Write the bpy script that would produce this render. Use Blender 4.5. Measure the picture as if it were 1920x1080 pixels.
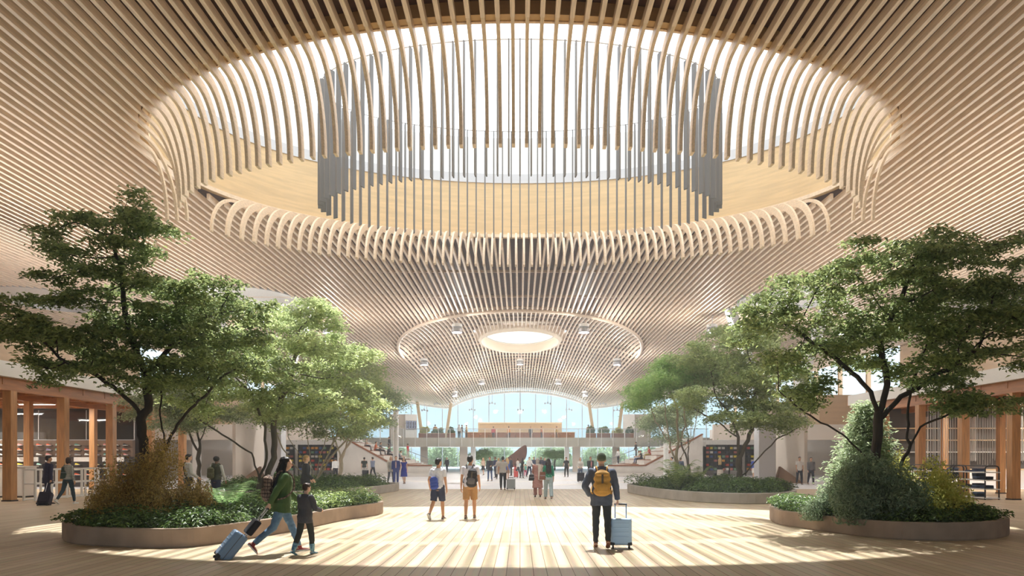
import bpy, bmesh, math, random
import numpy as np
from mathutils import Vector, Matrix, Euler
random.seed(7)
RNG = np.random.default_rng(7)
for o in list(bpy.data.objects): bpy.data.objects.remove(o)
SC = bpy.context.scene
COL = SC.collection
PI = math.pi
# ------------------------------------------------------------------ camera
cam = bpy.data.cameras.new('camera'); camo = bpy.data.objects.new('camera', cam); COL.objects.link(camo)
cam.sensor_width = 36.0; cam.lens = 24.0
cam.shift_x = -15/1920; cam.shift_y = 318/1920
cam.clip_start = .1; cam.clip_end = 1500
camo.location = (0, 0, 1.7); camo.rotation_euler = (PI/2, 0, 0)
SC.camera = camo
# ------------------------------------------------------------------ sky, sun, exposure
world = bpy.data.worlds.new('world'); SC.world = world; world.use_nodes = True
wn, wl = world.node_tree.nodes, world.node_tree.links
wn.clear()
tc = wn.new('ShaderNodeTexCoord'); sx = wn.new('ShaderNodeSeparateXYZ')
mr = wn.new('ShaderNodeMapRange'); mr.inputs[1].default_value = 0.0; mr.inputs[2].default_value = 0.55
cr = wn.new('ShaderNodeValToRGB'); bg = wn.new('ShaderNodeBackground'); wo = wn.new('ShaderNodeOutputWorld')
cr.color_ramp.elements[0].color = (.66, .84, .93, 1); cr.color_ramp.elements[1].color = (1.0, 1.0, 1.0, 1)
e = cr.color_ramp.elements.new(.30); e.color = (.56, .80, .95, 1)
mr2 = wn.new('ShaderNodeMapRange'); mr2.inputs[1].default_value = .10; mr2.inputs[2].default_value = .45; mr2.inputs[3].default_value = .78; mr2.inputs[4].default_value = 1.8
wl.new(sx.outputs[2], mr2.inputs[0]); wl.new(mr2.outputs[0], bg.inputs[1])
wl.new(tc.outputs['Generated'], sx.inputs[0]); wl.new(sx.outputs[2], mr.inputs[0]); wl.new(mr.outputs[0], cr.inputs[0])
wl.new(cr.outputs[0], bg.inputs[0]); wl.new(bg.outputs[0], wo.inputs[0])
sun = bpy.data.lights.new('sun', 'SUN'); suno = bpy.data.objects.new('sun', sun); COL.objects.link(suno)
sun.energy = 5.6; sun.angle = math.radians(.9); sun.color = (1, .97, .91)
SUN_EL = math.radians(65)
suno.rotation_euler = Vector((0.0, -math.cos(SUN_EL), -math.sin(SUN_EL))).to_track_quat('-Z', 'Y').to_euler()
suno.location = (0, 60, 60)
SC.view_settings.view_transform = 'Standard'; SC.view_settings.look = 'None'
SC.view_settings.gamma = 1.0; SC.view_settings.use_curve_mapping = False
SC.view_settings.exposure = 0.85
SC.cycles.max_bounces = 8; SC.cycles.diffuse_bounces = 5; SC.cycles.transparent_max_bounces = 12
SC.cycles.sample_clamp_indirect = 6.0
SC.cycles.use_denoising = True
# ------------------------------------------------------------------ helpers
F = 1280.0; CX = 975.0; CY = 858.0; CH = 1.7
def at(px, py, D):
    return ((px-CX)*D/F, D, CH-(py-CY)*D/F)
def lin(c):
    return tuple(((x/12.92) if x <= .04045 else ((x+.055)/1.055)**2.4) for x in c)
def hexc(r, g, b): return lin((r/255, g/255, b/255))
MATS = {}
def mat(name, col, rough=.6, metal=0.0, var=0.0, scale=8.0, stretch=(1, 1, 1), col2=None, bump=0.0, trans=0.0, emit=0.0, spec=None, detail=3.0):
    """principled material with optional procedural colour variation (object space noise)"""
    if name in MATS: return MATS[name]
    m = bpy.data.materials.new(name); m.use_nodes = True
    n, l = m.node_tree.nodes, m.node_tree.links
    b = n['Principled BSDF']
    b.inputs['Base Color'].default_value = (*col, 1); b.inputs['Roughness'].default_value = rough
    b.inputs['Metallic'].default_value = metal
    if spec is not None: b.inputs['Specular IOR Level'].default_value = spec
    if trans: b.inputs['Transmission Weight'].default_value = trans
    if emit: b.inputs['Emission Color'].default_value = (*col, 1); b.inputs['Emission Strength'].default_value = emit
    if var or col2 is not None or bump:
        t = n.new('ShaderNodeTexCoord'); mp = n.new('ShaderNodeMapping'); nz = n.new('ShaderNodeTexNoise')
        mp.inputs['Scale'].default_value = stretch
        nz.inputs['Scale'].default_value = scale; nz.inputs['Detail'].default_value = detail
        l.new(t.outputs['Object'], mp.inputs[0]); l.new(mp.outputs[0], nz.inputs['Vector'])
        if var or col2 is not None:
            r = n.new('ShaderNodeValToRGB')
            c2 = col2 if col2 is not None else tuple(x*(1-var) for x in col)
            r.color_ramp.elements[0].position = .35; r.color_ramp.elements[1].position = .65
            r.color_ramp.elements[0].color = (*c2, 1); r.color_ramp.elements[1].color = (*col, 1)
            l.new(nz.outputs['Fac'], r.inputs[0]); l.new(r.outputs[0], b.inputs['Base Color'])
        if bump:
            bp = n.new('ShaderNodeBump'); bp.inputs['Strength'].default_value = bump; bp.inputs['Distance'].default_value = .02
            l.new(nz.outputs['Fac'], bp.inputs['Height']); l.new(bp.outputs[0], b.inputs['Normal'])
    MATS[name] = m; return m
def glassmat(name, tint=(.97, .98, 1.0), gloss=.08):
    if name in MATS: return MATS[name]
    m = bpy.data.materials.new(name); m.use_nodes = True
    n, l = m.node_tree.nodes, m.node_tree.links; n.clear()
    o = n.new('ShaderNodeOutputMaterial'); mx = n.new('ShaderNodeMixShader'); tr = n.new('ShaderNodeBsdfTransparent'); gl = n.new('ShaderNodeBsdfGlossy')
    tr.inputs[0].default_value = (*tint, 1); gl.inputs['Roughness'].default_value = .03
    mx.inputs[0].default_value = gloss
    l.new(tr.outputs[0], mx.inputs[1]); l.new(gl.outputs[0], mx.inputs[2]); l.new(mx.outputs[0], o.inputs[0])
    MATS[name] = m; return m
def leafmat(name, c1, c2, trans=.45):
    if name in MATS: return MATS[name]
    m = bpy.data.materials.new(name); m.use_nodes = True
    n, l = m.node_tree.nodes, m.node_tree.links; n.clear()
    o = n.new('ShaderNodeOutputMaterial'); mx = n.new('ShaderNodeMixShader'); d = n.new('ShaderNodeBsdfDiffuse'); t = n.new('ShaderNodeBsdfTranslucent')
    g = n.new('ShaderNodeNewGeometry'); r = n.new('ShaderNodeValToRGB'); hs = n.new('ShaderNodeHueSaturation')
    r.color_ramp.elements[0].color = (*c1, 1); r.color_ramp.elements[1].color = (*c2, 1)
    l.new(g.outputs['Random Per Island'], r.inputs[0]); l.new(r.outputs[0], d.inputs[0])
    hs.inputs['Value'].default_value = 1.5; hs.inputs['Saturation'].default_value = .84; hs.inputs['Hue'].default_value = .485
    l.new(r.outputs[0], hs.inputs['Color']); l.new(hs.outputs[0], t.inputs[0])
    mx.inputs[0].default_value = trans
    gl = n.new('ShaderNodeBsdfGlossy'); gl.inputs['Roughness'].default_value = .38
    m2 = n.new('ShaderNodeMixShader'); m2.inputs[0].default_value = .06
    l.new(d.outputs[0], mx.inputs[1]); l.new(t.outputs[0], mx.inputs[2])
    l.new(mx.outputs[0], m2.inputs[1]); l.new(gl.outputs[0], m2.inputs[2]); l.new(m2.outputs[0], o.inputs[0])
    MATS[name] = m; return m
def checkmat(name, base, line, s=14, thick=.12):
    """woven check: thin lines both ways on a plain cloth"""
    if name in MATS: return MATS[name]
    m = mat(name, base, .85); n, l = m.node_tree.nodes, m.node_tree.links
    t = n.new('ShaderNodeTexCoord'); sp = n.new('ShaderNodeSeparateXYZ'); l.new(t.outputs['Object'], sp.inputs[0])
    outs = []
    ad = n.new('ShaderNodeMath'); ad.operation = 'ADD'; l.new(sp.outputs[0], ad.inputs[0]); l.new(sp.outputs[1], ad.inputs[1])
    for src in (ad.outputs[0], sp.outputs[2]):
        a = n.new('ShaderNodeMath'); a.operation = 'MULTIPLY'; a.inputs[1].default_value = s; l.new(src, a.inputs[0])
        f = n.new('ShaderNodeMath'); f.operation = 'FRACT'; l.new(a.outputs[0], f.inputs[0])
        q = n.new('ShaderNodeMath'); q.operation = 'LESS_THAN'; q.inputs[1].default_value = thick; l.new(f.outputs[0], q.inputs[0]); outs.append(q.outputs[0])
    mxm = n.new('ShaderNodeMath'); mxm.operation = 'MAXIMUM'; l.new(outs[0], mxm.inputs[0]); l.new(outs[1], mxm.inputs[1])
    mi = n.new('ShaderNodeMix'); mi.data_type = 'RGBA'; mi.inputs[6].default_value = (*base, 1); mi.inputs[7].default_value = (*line, 1)
    l.new(mxm.outputs[0], mi.inputs[0]); l.new(mi.outputs[2], n['Principled BSDF'].inputs['Base Color'])
    return m
def tag(o, label=None, cat=None, group=None, kind=None):
    if label: o['label'] = label
    if cat: o['category'] = cat
    if group: o['group'] = group
    if kind: o['kind'] = kind
    return o
def link(name, me, m, parent=None, smooth=False):
    o = bpy.data.objects.new(name, me); COL.objects.link(o)
    if m is not None:
        for mm in (m if isinstance(m, (list, tuple)) else [m]): me.materials.append(mm)
    if smooth: me.polygons.foreach_set('use_smooth', np.ones(len(me.polygons), dtype=bool))
    if parent is not None: o.parent = parent
    return o
def empty(name, loc=(0, 0, 0), rz=0):
    o = bpy.data.objects.new(name, None); COL.objects.link(o); o.location = loc; o.rotation_euler = (0, 0, rz); o.empty_display_size = .2
    return o
def thing(name, label, cat, loc=(0, 0, 0), rz=0, group=None): return tag(empty(name, loc, rz), label, cat, group)
def quads_mesh(name, V, Q):
    V = np.asarray(V, dtype=np.float32); Q = np.asarray(Q, dtype=np.int32)
    me = bpy.data.meshes.new(name); k = Q.shape[1]
    me.vertices.add(len(V)); me.vertices.foreach_set('co', V.ravel())
    me.loops.add(Q.size); me.loops.foreach_set('vertex_index', Q.ravel())
    me.polygons.add(len(Q)); me.polygons.foreach_set('loop_start', np.arange(0, Q.size, k, dtype=np.int32))
    me.update(calc_edges=True); return me
class MB:
    """collects shapes into one mesh"""
    def __init__(s): s.v = []; s.f = []
    def add(s, vs, fs):
        b = len(s.v); s.v += [tuple(x) for x in vs]; s.f += [tuple(b+i for i in f) for f in fs]; return s
    def box(s, x0, x1, y0, y1, z0, z1, M=None):
        vs = [(x, y, z) for z in (z0, z1) for x, y in ((x0, y0), (x1, y0), (x1, y1), (x0, y1))]
        if M is not None: vs = [M @ Vector(v) for v in vs]
        return s.add(vs, [(0, 3, 2, 1), (4, 5, 6, 7), (0, 1, 5, 4), (1, 2, 6, 5), (2, 3, 7, 6), (3, 0, 4, 7)])
    def cbox(s, c, d, M=None):
        x, y, z = c; a, b, e = d[0]/2, d[1]/2, d[2]/2
        return s.box(x-a, x+a, y-b, y+b, z-e, z+e, M)
    def tube(s, pts, r, n=8, caps=True):
        pts = [Vector(p) for p in pts]; m = len(pts)
        rs = r if isinstance(r, (list, tuple)) else [r]*m
        up = Vector((0, 0, 1)); rings = []; nx = None
        for i, p in enumerate(pts):
            t = (pts[min(i+1, m-1)]-pts[max(i-1, 0)])
            if t.length < 1e-9: t = Vector((0, 0, 1))
            t.normalize()
            if nx is None:
                nx = t.cross(up if abs(t.z) < .9 else Vector((0, 1, 0))); nx.normalize()
            else:
                nx = nx - t*nx.dot(t)
                if nx.length < 1e-6: nx = t.orthogonal()
                nx.normalize()
            ny = t.cross(nx)
            rings.append([p+(nx*math.cos(2*PI*k/n)+ny*math.sin(2*PI*k/n))*rs[i] for k in range(n)])
        vs = [v for q in rings for v in q]; fs = []
        for i in range(m-1):
            for k in range(n):
                a = i*n+k; b = i*n+(k+1) % n; fs.append((a, b, b+n, a+n))
        if caps: fs += [tuple(range(n-1, -1, -1)), tuple((m-1)*n+k for k in range(n))]
        return s.add(vs, fs)
    def lathe(s, prof, c=(0, 0, 0), n=20, sx=1, sy=1):
        vs = []; fs = []; m = len(prof)
        for r, z in prof: vs += [(c[0]+r*sx*math.cos(2*PI*k/n), c[1]+r*sy*math.sin(2*PI*k/n), c[2]+z) for k in range(n)]
        for i in range(m-1):
            for k in range(n): a = i*n+k; b = i*n+(k+1) % n; fs.append((a, b, b+n, a+n))
        if prof[0][0] > 1e-4: fs.append(tuple(range(n-1, -1, -1)))
        if prof[-1][0] > 1e-4: fs.append(tuple((m-1)*n+k for k in range(n)))
        return s.add(vs, fs)
    def prism(s, poly, z0, z1, M=None):
        n = len(poly); vs = [(p[0], p[1], z0) for p in poly]+[(p[0], p[1], z1) for p in poly]
        if M is not None: vs = [M @ Vector(v) for v in vs]
        return s.add(vs, [tuple(range(n-1, -1, -1)), tuple(range(n, 2*n))]+[(i, (i+1) % n, n+(i+1) % n, n+i) for i in range(n)])
    def beam(s, p0, p1, w, h, roll=0):
        """square bar from p0 to p1, w wide (horizontal), h high"""
        p0, p1 = Vector(p0), Vector(p1); t = (p1-p0).normalized()
        a = t.cross(Vector((0, 0, 1)))
        if a.length < 1e-4: a = Vector((1, 0, 0))
        a.normalize(); b = a.cross(t)
        vs = [p+a*sx*w/2+b*sy*h/2 for p in (p0, p1) for sx, sy in ((-1, -1), (1, -1), (1, 1), (-1, 1))]
        return s.add(vs, [(0, 3, 2, 1), (4, 5, 6, 7), (0, 1, 5, 4), (1, 2, 6, 5), (2, 3, 7, 6), (3, 0, 4, 7)])
    def ball(s, c, r, n=10, m=7):
        rx, ry, rz = r if isinstance(r, (list, tuple)) else (r, r, r)
        vs = [(c[0], c[1], c[2]-rz)]
        for i in range(1, m):
            ph = -PI/2+PI*i/m
            vs += [(c[0]+rx*math.cos(ph)*math.cos(2*PI*k/n), c[1]+ry*math.cos(ph)*math.sin(2*PI*k/n), c[2]+rz*math.sin(ph)) for k in range(n)]
        vs.append((c[0], c[1], c[2]+rz)); fs = []
        for k in range(n): fs.append((0, 1+(k+1) % n, 1+k)); fs.append((len(vs)-1, 1+(m-2)*n+k, 1+(m-2)*n+(k+1) % n))
        for i in range(m-2):
            for k in range(n): a = 1+i*n+k; b = 1+i*n+(k+1) % n; fs.append((a, b, b+n, a+n))
        return s.add(vs, fs)
    def sweep_yz(s, x, pts, w, hang):
        """flat lath: polyline of (y,z) at constant x, width w along x, depth along the polyline normal (hang above it)"""
        P = np.array(pts, dtype=float); T = np.gradient(P, axis=0); L = np.hypot(T[:, 0], T[:, 1])+1e-9
        N = np.stack([-T[:, 1]/L, T[:, 0]/L], 1)
        A = P; B = P+N*hang; m = len(P); vs = []
        for i in range(m):
            vs += [(x-w/2, A[i, 0], A[i, 1]), (x+w/2, A[i, 0], A[i, 1]), (x+w/2, B[i, 0], B[i, 1]), (x-w/2, B[i, 0], B[i, 1])]
        fs = [(0, 1, 2, 3), tuple((m-1)*4+k for k in (3, 2, 1, 0))]
        for i in range(m-1):
            for k in range(4): a = i*4+k; b = i*4+(k+1) % 4; fs.append((a, a+4, b+4, b))
        return s.add(vs, fs)
    def build(s, name, m, parent=None, smooth=False, bevel=0, seg=2):
        me = bpy.data.meshes.new(name); me.from_pydata([tuple(v) for v in s.v], [], s.f)
        if bevel:
            bm = bmesh.new(); bm.from_mesh(me); bmesh.ops.remove_doubles(bm, verts=bm.verts, dist=1e-5)
            es = [e for e in bm.edges if len(e.link_faces) == 2 and e.calc_face_angle(0) > .6]
            bmesh.ops.bevel(bm, geom=es, offset=bevel, segments=seg, profile=.5, affect='EDGES', clamp_overlap=True)
            bm.to_mesh(me); bm.free()
        me.update(); return link(name, me, m, parent, smooth)
def copy_tree(o, parent=None):
    c = o.copy(); COL.objects.link(c)
    if parent is not None: c.parent = parent
    for ch in list(o.children): copy_tree(ch, c)
    return c
def RZ(a, loc=(0, 0, 0)): return Matrix.Translation(loc) @ Matrix.Rotation(a, 4, 'Z')
def catmull(P, per=8, closed=True):
    P = np.array(P, dtype=float); n = len(P); out = []
    for i in range(n if closed else n-1):
        if closed: p0, p1, p2, p3 = P[(i-1) % n], P[i], P[(i+1) % n], P[(i+2) % n]
        else: p0, p1, p2, p3 = P[max(i-1, 0)], P[i], P[i+1], P[min(i+2, n-1)]
        for k in range(per):
            t = k/per
            out.append(.5*((2*p1)+(-p0+p2)*t+(2*p0-5*p1+4*p2-p3)*t*t+(-p0+3*p1-3*p2+p3)*t**3))
    if not closed: out.append(P[-1])
    return np.array(out)
# ================================================================== materials of the setting
M_SLAT = mat('slat_wood', hexc(245, 223, 200), .55, var=.22, scale=3, stretch=(8, .6, 8))
M_RIB = mat('rib_wood', hexc(235, 211, 181), .5, var=.2, scale=3, stretch=(8, 1.5, 8))
M_DECK = mat('deck_wood', hexc(92, 60, 46), .7, var=.25, scale=1.5, stretch=(1, 6, 1))
M_DRUM = mat('plywood', hexc(216, 184, 134), .5, var=.16, scale=1.2, stretch=(.6, .6, 7), detail=5)
M_WHITE = mat('white_paint', hexc(238, 238, 236), .5)
M_LGREY = mat('light_grey_metal', hexc(196, 196, 198), .45)
M_CONC = mat('pale_concrete', hexc(224, 220, 214), .75, var=.12, scale=1.2)
M_TAUPE = mat('taupe_panel', hexc(222, 212, 200), .65, var=.08, scale=.8)
M_POST = mat('fir_post', hexc(208, 154, 100), .5, var=.28, scale=2.5, stretch=(5, 5, .5))
M_BEAMW = mat('fir_beam', hexc(190, 128, 76), .5, var=.3, scale=2.0, stretch=(4, .6, 4))
M_STEEL = mat('brushed_steel', hexc(168, 170, 176), .35, metal=.85)
M_DARK = mat('dark_metal', hexc(48, 48, 52), .45, metal=.3)
M_GLASS = glassmat('clear_glass')
M_GLASS2 = glassmat('rail_glass', (.93, .95, .95), .05)
HC = 10.0+CH                                     # level of the flat slatted ceiling
YC, RA, RB = 24.0, 12.4, 7.9                     # oval of the great skylight
YT, TA, TB, TZ = 23.3, 11.3, 5.7, 8.1+CH                   # oval of the hanging rib tips
# ------------------------------------------------------------------ floor
def floor_mat():
    m = bpy.data.materials.new('plank_floor'); m.use_nodes = True; n, l = m.node_tree.nodes, m.node_tree.links
    b = n['Principled BSDF']; b.inputs['Roughness'].default_value = .52; b.inputs['Specular IOR Level'].default_value = .2
    t = n.new('ShaderNodeTexCoord'); sp = n.new('ShaderNodeSeparateXYZ'); cb = n.new('ShaderNodeCombineXYZ')
    l.new(t.outputs['Object'], sp.inputs[0]); l.new(sp.outputs[1], cb.inputs[0]); l.new(sp.outputs[0], cb.inputs[1])
    bk = n.new('ShaderNodeTexBrick'); bk.inputs['Scale'].default_value = 1; bk.inputs['Brick Width'].default_value = 3.6; bk.inputs['Row Height'].default_value = .2
    bk.inputs['Mortar Size'].default_value = .006; bk.inputs['Color1'].default_value = (*hexc(210, 192, 162), 1); bk.inputs['Color2'].default_value = (*hexc(190, 170, 138), 1)
    bk.inputs['Mortar'].default_value = (*hexc(120, 92, 62), 1); bk.offset = .37
    l.new(cb.outputs[0], bk.inputs['Vector'])
    mp = n.new('ShaderNodeMapping'); mp.inputs['Scale'].default_value = (.7, 14, 1); nz = n.new('ShaderNodeTexNoise'); nz.inputs['Scale'].default_value = 1.2; nz.inputs['Detail'].default_value = 5
    l.new(cb.outputs[0], mp.inputs[0]); l.new(mp.outputs[0], nz.inputs['Vector'])
    mx = n.new('ShaderNodeMix'); mx.data_type = 'RGBA'; mx.blend_type = 'MULTIPLY'; mx.inputs[0].default_value = .35
    l.new(bk.outputs[0], mx.inputs[6]); l.new(nz.outputs['Color'], mx.inputs[7])
    hs = n.new('ShaderNodeHueSaturation'); hs.inputs['Saturation'].default_value = .95; hs.inputs['Value'].default_value = 1.15
    l.new(mx.outputs[2], hs.inputs['Color']); l.new(hs.outputs[0], b.inputs['Base Color']); return m
M_FLOOR = floor_mat()
tag(MB().box(-36, 36, -36, 36.9, -.2, 0).build('floor', M_FLOOR), kind='structure')
M_TERR = mat('terrazzo', hexc(226, 229, 234), .4, var=.07, scale=1.5)
tag(MB().box(-60, 60, 36.9, 150, -.2, 0).build('floor_hall', M_TERR), kind='structure')
M_INLAY = mat('pale_inlay', hexc(240, 238, 234), .45)
inl = MB()
for (x0, y0, x1, y1, w) in ((-6, 44, 14, 58, .9), (-16, 60, -2, 42, .9), (2, 42, 20, 60, .9), (-22, 52, 22, 52, .6), (-20, 62, 0, 74, 1), (20, 62, 0, 74, 1)):
    d = Vector((x1-x0, y1-y0, 0)).normalized(); q = Vector((-d.y, d.x, 0))*w/2; a = Vector((x0, y0, 0)); b = Vector((x1, y1, 0))
    inl.prism([(a-q)[:2], (b-q)[:2], (b+q)[:2], (a+q)[:2]], .001, .005)
inl.build('inlay_band', M_INLAY, bpy.data.objects['floor_hall'])
# ------------------------------------------------------------------ ceiling heights
def sm(a, b, x):
    t = np.clip((x-a)/(b-a), 0, 1); return t*t*(3-2*t)
VW, VY = 11.2, 66.0
def zc(x, d):
    """underside of the slats at lateral x, depth d"""
    x = np.abs(np.asarray(x, dtype=float)); d = np.asarray(d, dtype=float)
    t = np.clip((d-50)/60, 0, None)**1.4
    out = 10.0-2.0*t*np.exp(-((np.maximum(x, 10)-10)/10)**2)
    e = np.where(d < VY, np.sqrt((x/VW)**2+((d-VY)/19.5)**2), x/VW)
    he = 10.0-2.0*t
    crown = 11.45-.8*np.clip((d-70)/40, 0, 1)
    k = np.clip(1-e**2, 0, 1)
    ins = he+(crown-he)*(k**.75)
    return CH+np.where((e < 1) & (d > 40), np.maximum(ins, he), out)
DOME = (0.0, 66.3, 3.9, 6.4)                     # inner oval skylight of the far vault
OVALS = [(17.0, 43.5, 3.0, 3.6), (-17.0, 43.5, 3.0, 3.6), (30.0, 43.5, 3.0, 3.6), (-30.0, 43.5, 3.0, 3.6)]
HOLES = [DOME]+OVALS
def cuts(x, y0, y1):
    """intervals of a lath at x between y0 and y1 left after the oval holes"""
    iv = [(y0, y1)]
    for hx, hy, a, b in HOLES:
        u = (x-hx)/a
        if abs(u) >= 1: continue
        r = b*math.sqrt(1-u*u); nv = []
        for p, q in iv:
            if hy+r <= p or hy-r >= q: nv.append((p, q)); continue
            if hy-r > p: nv.append((p, hy-r))
            if hy+r < q: nv.append((hy+r, q))
        iv = nv
    return iv
SP = .34
Y0, Y1 = -33.0, 110.0
slats = MB()
def lath(x, y0, y1):
    for p, q in cuts(x, y0, y1):
        ys = [p]+[y for y in np.arange(math.ceil(p), q, 1.0) if y > 44 or int(y) % 12 == 0]+[q]
        if q <= 44: ys = [p, q]
        ys = sorted(set(float(y) for y in ys))
        if len(ys) < 2 or q-p < .15: continue
        slats.sweep_yz(x, [(y, float(zc(x, y))) for y in ys], .105, .22)
xs = (np.arange(-100, 100)+.5)*SP
for x in xs:
    if abs(x) < RA-.05:
        r = RB*math.sqrt(1-(x/RA)**2); lath(x, Y0, YC-r-.6); lath(x, YC+r+.6, Y1)
    else: lath(x, Y0, Y1)
# deck above the slats: ring around the great oval, then a grid over the vault
deck = MB(); NA = 128
def rect_hit(a, x0, x1, y0, y1):
    c, s = math.cos(a), math.sin(a); ts = []
    if c > 1e-9: ts.append(x1/c)
    if c < -1e-9: ts.append(x0/c)
    if s > 1e-9: ts.append((y1-YC)/s)
    if s < -1e-9: ts.append((y0-YC)/s)
    t = min(v for v in ts if v > 0); return (c*t, YC+s*t)
ang = sorted(set([2*PI*k/NA for k in range(NA)]+[math.atan2(dy-YC, dx) % (2*PI) for dx in (-34.5, 34.5) for dy in (Y0, 46)]))
DZ = .62
ring0 = [((RA+.12)*math.cos(a), YC+(RB+.12)*math.sin(a), HC+DZ) for a in ang]
ring1 = [(*rect_hit(a, -34.5, 34.5, Y0, 46), HC+DZ) for a in ang]
n = len(ang); deck.add(ring0+ring1, [(i, n+i, n+(i+1) % n, (i+1) % n) for i in range(n)])
gx = np.linspace(-34.5, 34.5, 93); gy = np.linspace(46, 110, 80); GV = []; GF = []
for yy in gy:
    for xx in gx: GV.append((xx, yy, float(zc(xx, yy))+DZ))
W = len(gx)
for j in range(len(gy)-1):
    for i in range(W-1):
        cs = [(gx[i+a], gy[j+b]) for a in (0, 1) for b in (0, 1)]
        if any(((cx-DOME[0])/(DOME[2]*1.08))**2+((cy-DOME[1])/(DOME[3]*1.08))**2 < 1 for cx, cy in cs): continue
        GF.append((j*W+i, (j+1)*W+i, (j+1)*W+i+1, j*W+i+1))
deck.add(GV, GF)
ceil_o = tag(deck.build('ceiling', M_DECK), kind='structure')
slats.build('slats', M_SLAT, ceil_o)
# cross battens between slats and deck
cb = MB()
for k in range(-9, 6):
    y = 20.4+5.85*k
    if y > 47: continue
    segs = [(-34, 34)]
    if abs(y-YC) < RB+.4:
        w = (RA+.5)*math.sqrt(max(0, 1-((y-YC)/(RB+.4))**2)); segs = [(-34, -w), (w, 34)]
    for a, b in segs: cb.box(a, b, y-.06, y+.06, HC+.29, HC+.42)
yy = 49.6
while yy < 110:
    X = np.linspace(-34, 34, 137); Z = zc(X, yy)+.29
    for i in range(len(X)-1):
        mx_, = [(X[i]+X[i+1])/2]
        if abs(mx_) < VW+.5 and yy > 50 or abs((yy-49.6) % 6) < .01:
            if ((mx_-DOME[0])/(DOME[2]*1.05))**2+((yy-DOME[1])/(DOME[3]*1.05))**2 < 1: continue
            cb.add([(X[i], yy-.06, Z[i]), (X[i+1], yy-.06, Z[i+1]), (X[i+1], yy+.06, Z[i+1]), (X[i], yy+.06, Z[i]),
                    (X[i], yy-.06, Z[i]+.13), (X[i+1], yy-.06, Z[i+1]+.13), (X[i+1], yy+.06, Z[i+1]+.13), (X[i], yy+.06, Z[i]+.13)],
                   [(0, 3, 2, 1), (4, 5, 6, 7), (0, 1, 5, 4), (2, 3, 7, 6)])
    yy += 2.0
cb.build('cross_battens', M_SLAT, ceil_o)
# rolled lip where the vault opens
lip = MB(); pr = []
for a in np.linspace(PI, 2*PI, 80):
    x = (VW+.05)*math.cos(a); y = VY+19.6*math.sin(a); pr.append((x, y, float(zc(x*1.02, y-.3))-.02))
lip.tube(pr, .14, 8); lip.build('vault_lip', M_SLAT, ceil_o, smooth=True)
# ------------------------------------------------------------------ the great skylight: plywood drum, metal curb, glass
def ell(a, b, z, n=128, yc=YC): return [(a*math.cos(2*PI*k/n), yc+b*math.sin(2*PI*k/n), z) for k in range(n)]
def loft(rings, close=False):
    m = MB(); n = len(rings[0]); m.add([v for r in rings for v in r], [])
    for i in range(len(rings)-1):
        m.f += [(i*n+k, i*n+(k+1) % n, (i+1)*n+(k+1) % n, (i+1)*n+k) for k in range(n)]
    return m
sky = tag(empty('window_1', (0, YC, HC)), kind='structure')
def keep(o, root):
    o.matrix_parent_inverse = root.matrix_world.inverted() if False else Matrix.Translation(-root.location)
    return o
ZT = 12.8+CH
keep(loft([ell(RA, RB, HC+.3), ell(RA, RB, ZT), ell(RA+.25, RB+.25, ZT), ell(RA+.25, RB+.25, HC+.3), ell(RA, RB, HC+.3)]).build('drum', M_DRUM, sky), sky)
keep(loft([ell(RA-.05, RB-.05, ZT), ell(RA-.05, RB-.05, ZT+.42), ell(RA+.3, RB+.3, ZT+.42), ell(RA+.3, RB+.3, ZT), ell(RA-.05, RB-.05, ZT)]).build('curb_band', M_LGREY, sky), sky)
keep(loft([ell(RA+.02, RB+.02, ZT+.42), ell(RA-.25, RB-.25, ZT+2.0), ell(RA+.1, RB+.1, ZT+2.0), ell(RA+.3, RB+.3, ZT+.42)]).build('upstand', M_WHITE, sky), sky)
g = MB(); r_ = ell(RA-.1, RB-.1, ZT+2.02); g.add(r_, [tuple(range(len(r_)))])
keep(g.build('glass_roof', M_GLASS, sky), sky)
# rim lath round the oval
keep(loft([ell(RA-.05, RB-.05, HC+.27), ell(RA-.05, RB-.05, HC+.42), ell(RA+.03, RB+.03, HC+.42), ell(RA+.03, RB+.03, HC+.27), ell(RA-.05, RB-.05, HC+.27)]).build('rim_lath', M_RIB, sky), sky)
# hanging ribs, near side and far side
near = tag(empty('trim_1', (0, YC-RB, HC)), kind='structure'); far = tag(empty('trim_2', (0, YC+RB, HC)), kind='structure')
NRIB = 0
for x in xs:
    if abs(x) >= RA-.15: continue
    r = RB*math.sqrt(1-(x/RA)**2)
    tr = TB*math.sqrt(max(0, 1-(x/TA)**2)); drop = HC-TZ
    tr0 = tr
    for sgn, root in ((-1, near), (1, far)):
        if sgn > 0 and abs(x) > TA-.12: continue
        tr = tr0+sgn*(YT-YC)
        if r-tr < .25: tr = r-.25
        pts = [(YC+sgn*(r+.6), HC)]
        for k in range(15):
            th = (PI/2)*k/14
            pts.append((YC+sgn*(r-(r-tr)*math.sin(th)), HC-drop*(1-math.cos(th))))
        if sgn > 0: pts = pts[::-1]
        m = MB().sweep_yz(x, pts, .085, .26 if abs(x) < TA-.3 else .11)
        keep(m.build('curled_rib', M_RIB, root), root); NRIB += 1
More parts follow.
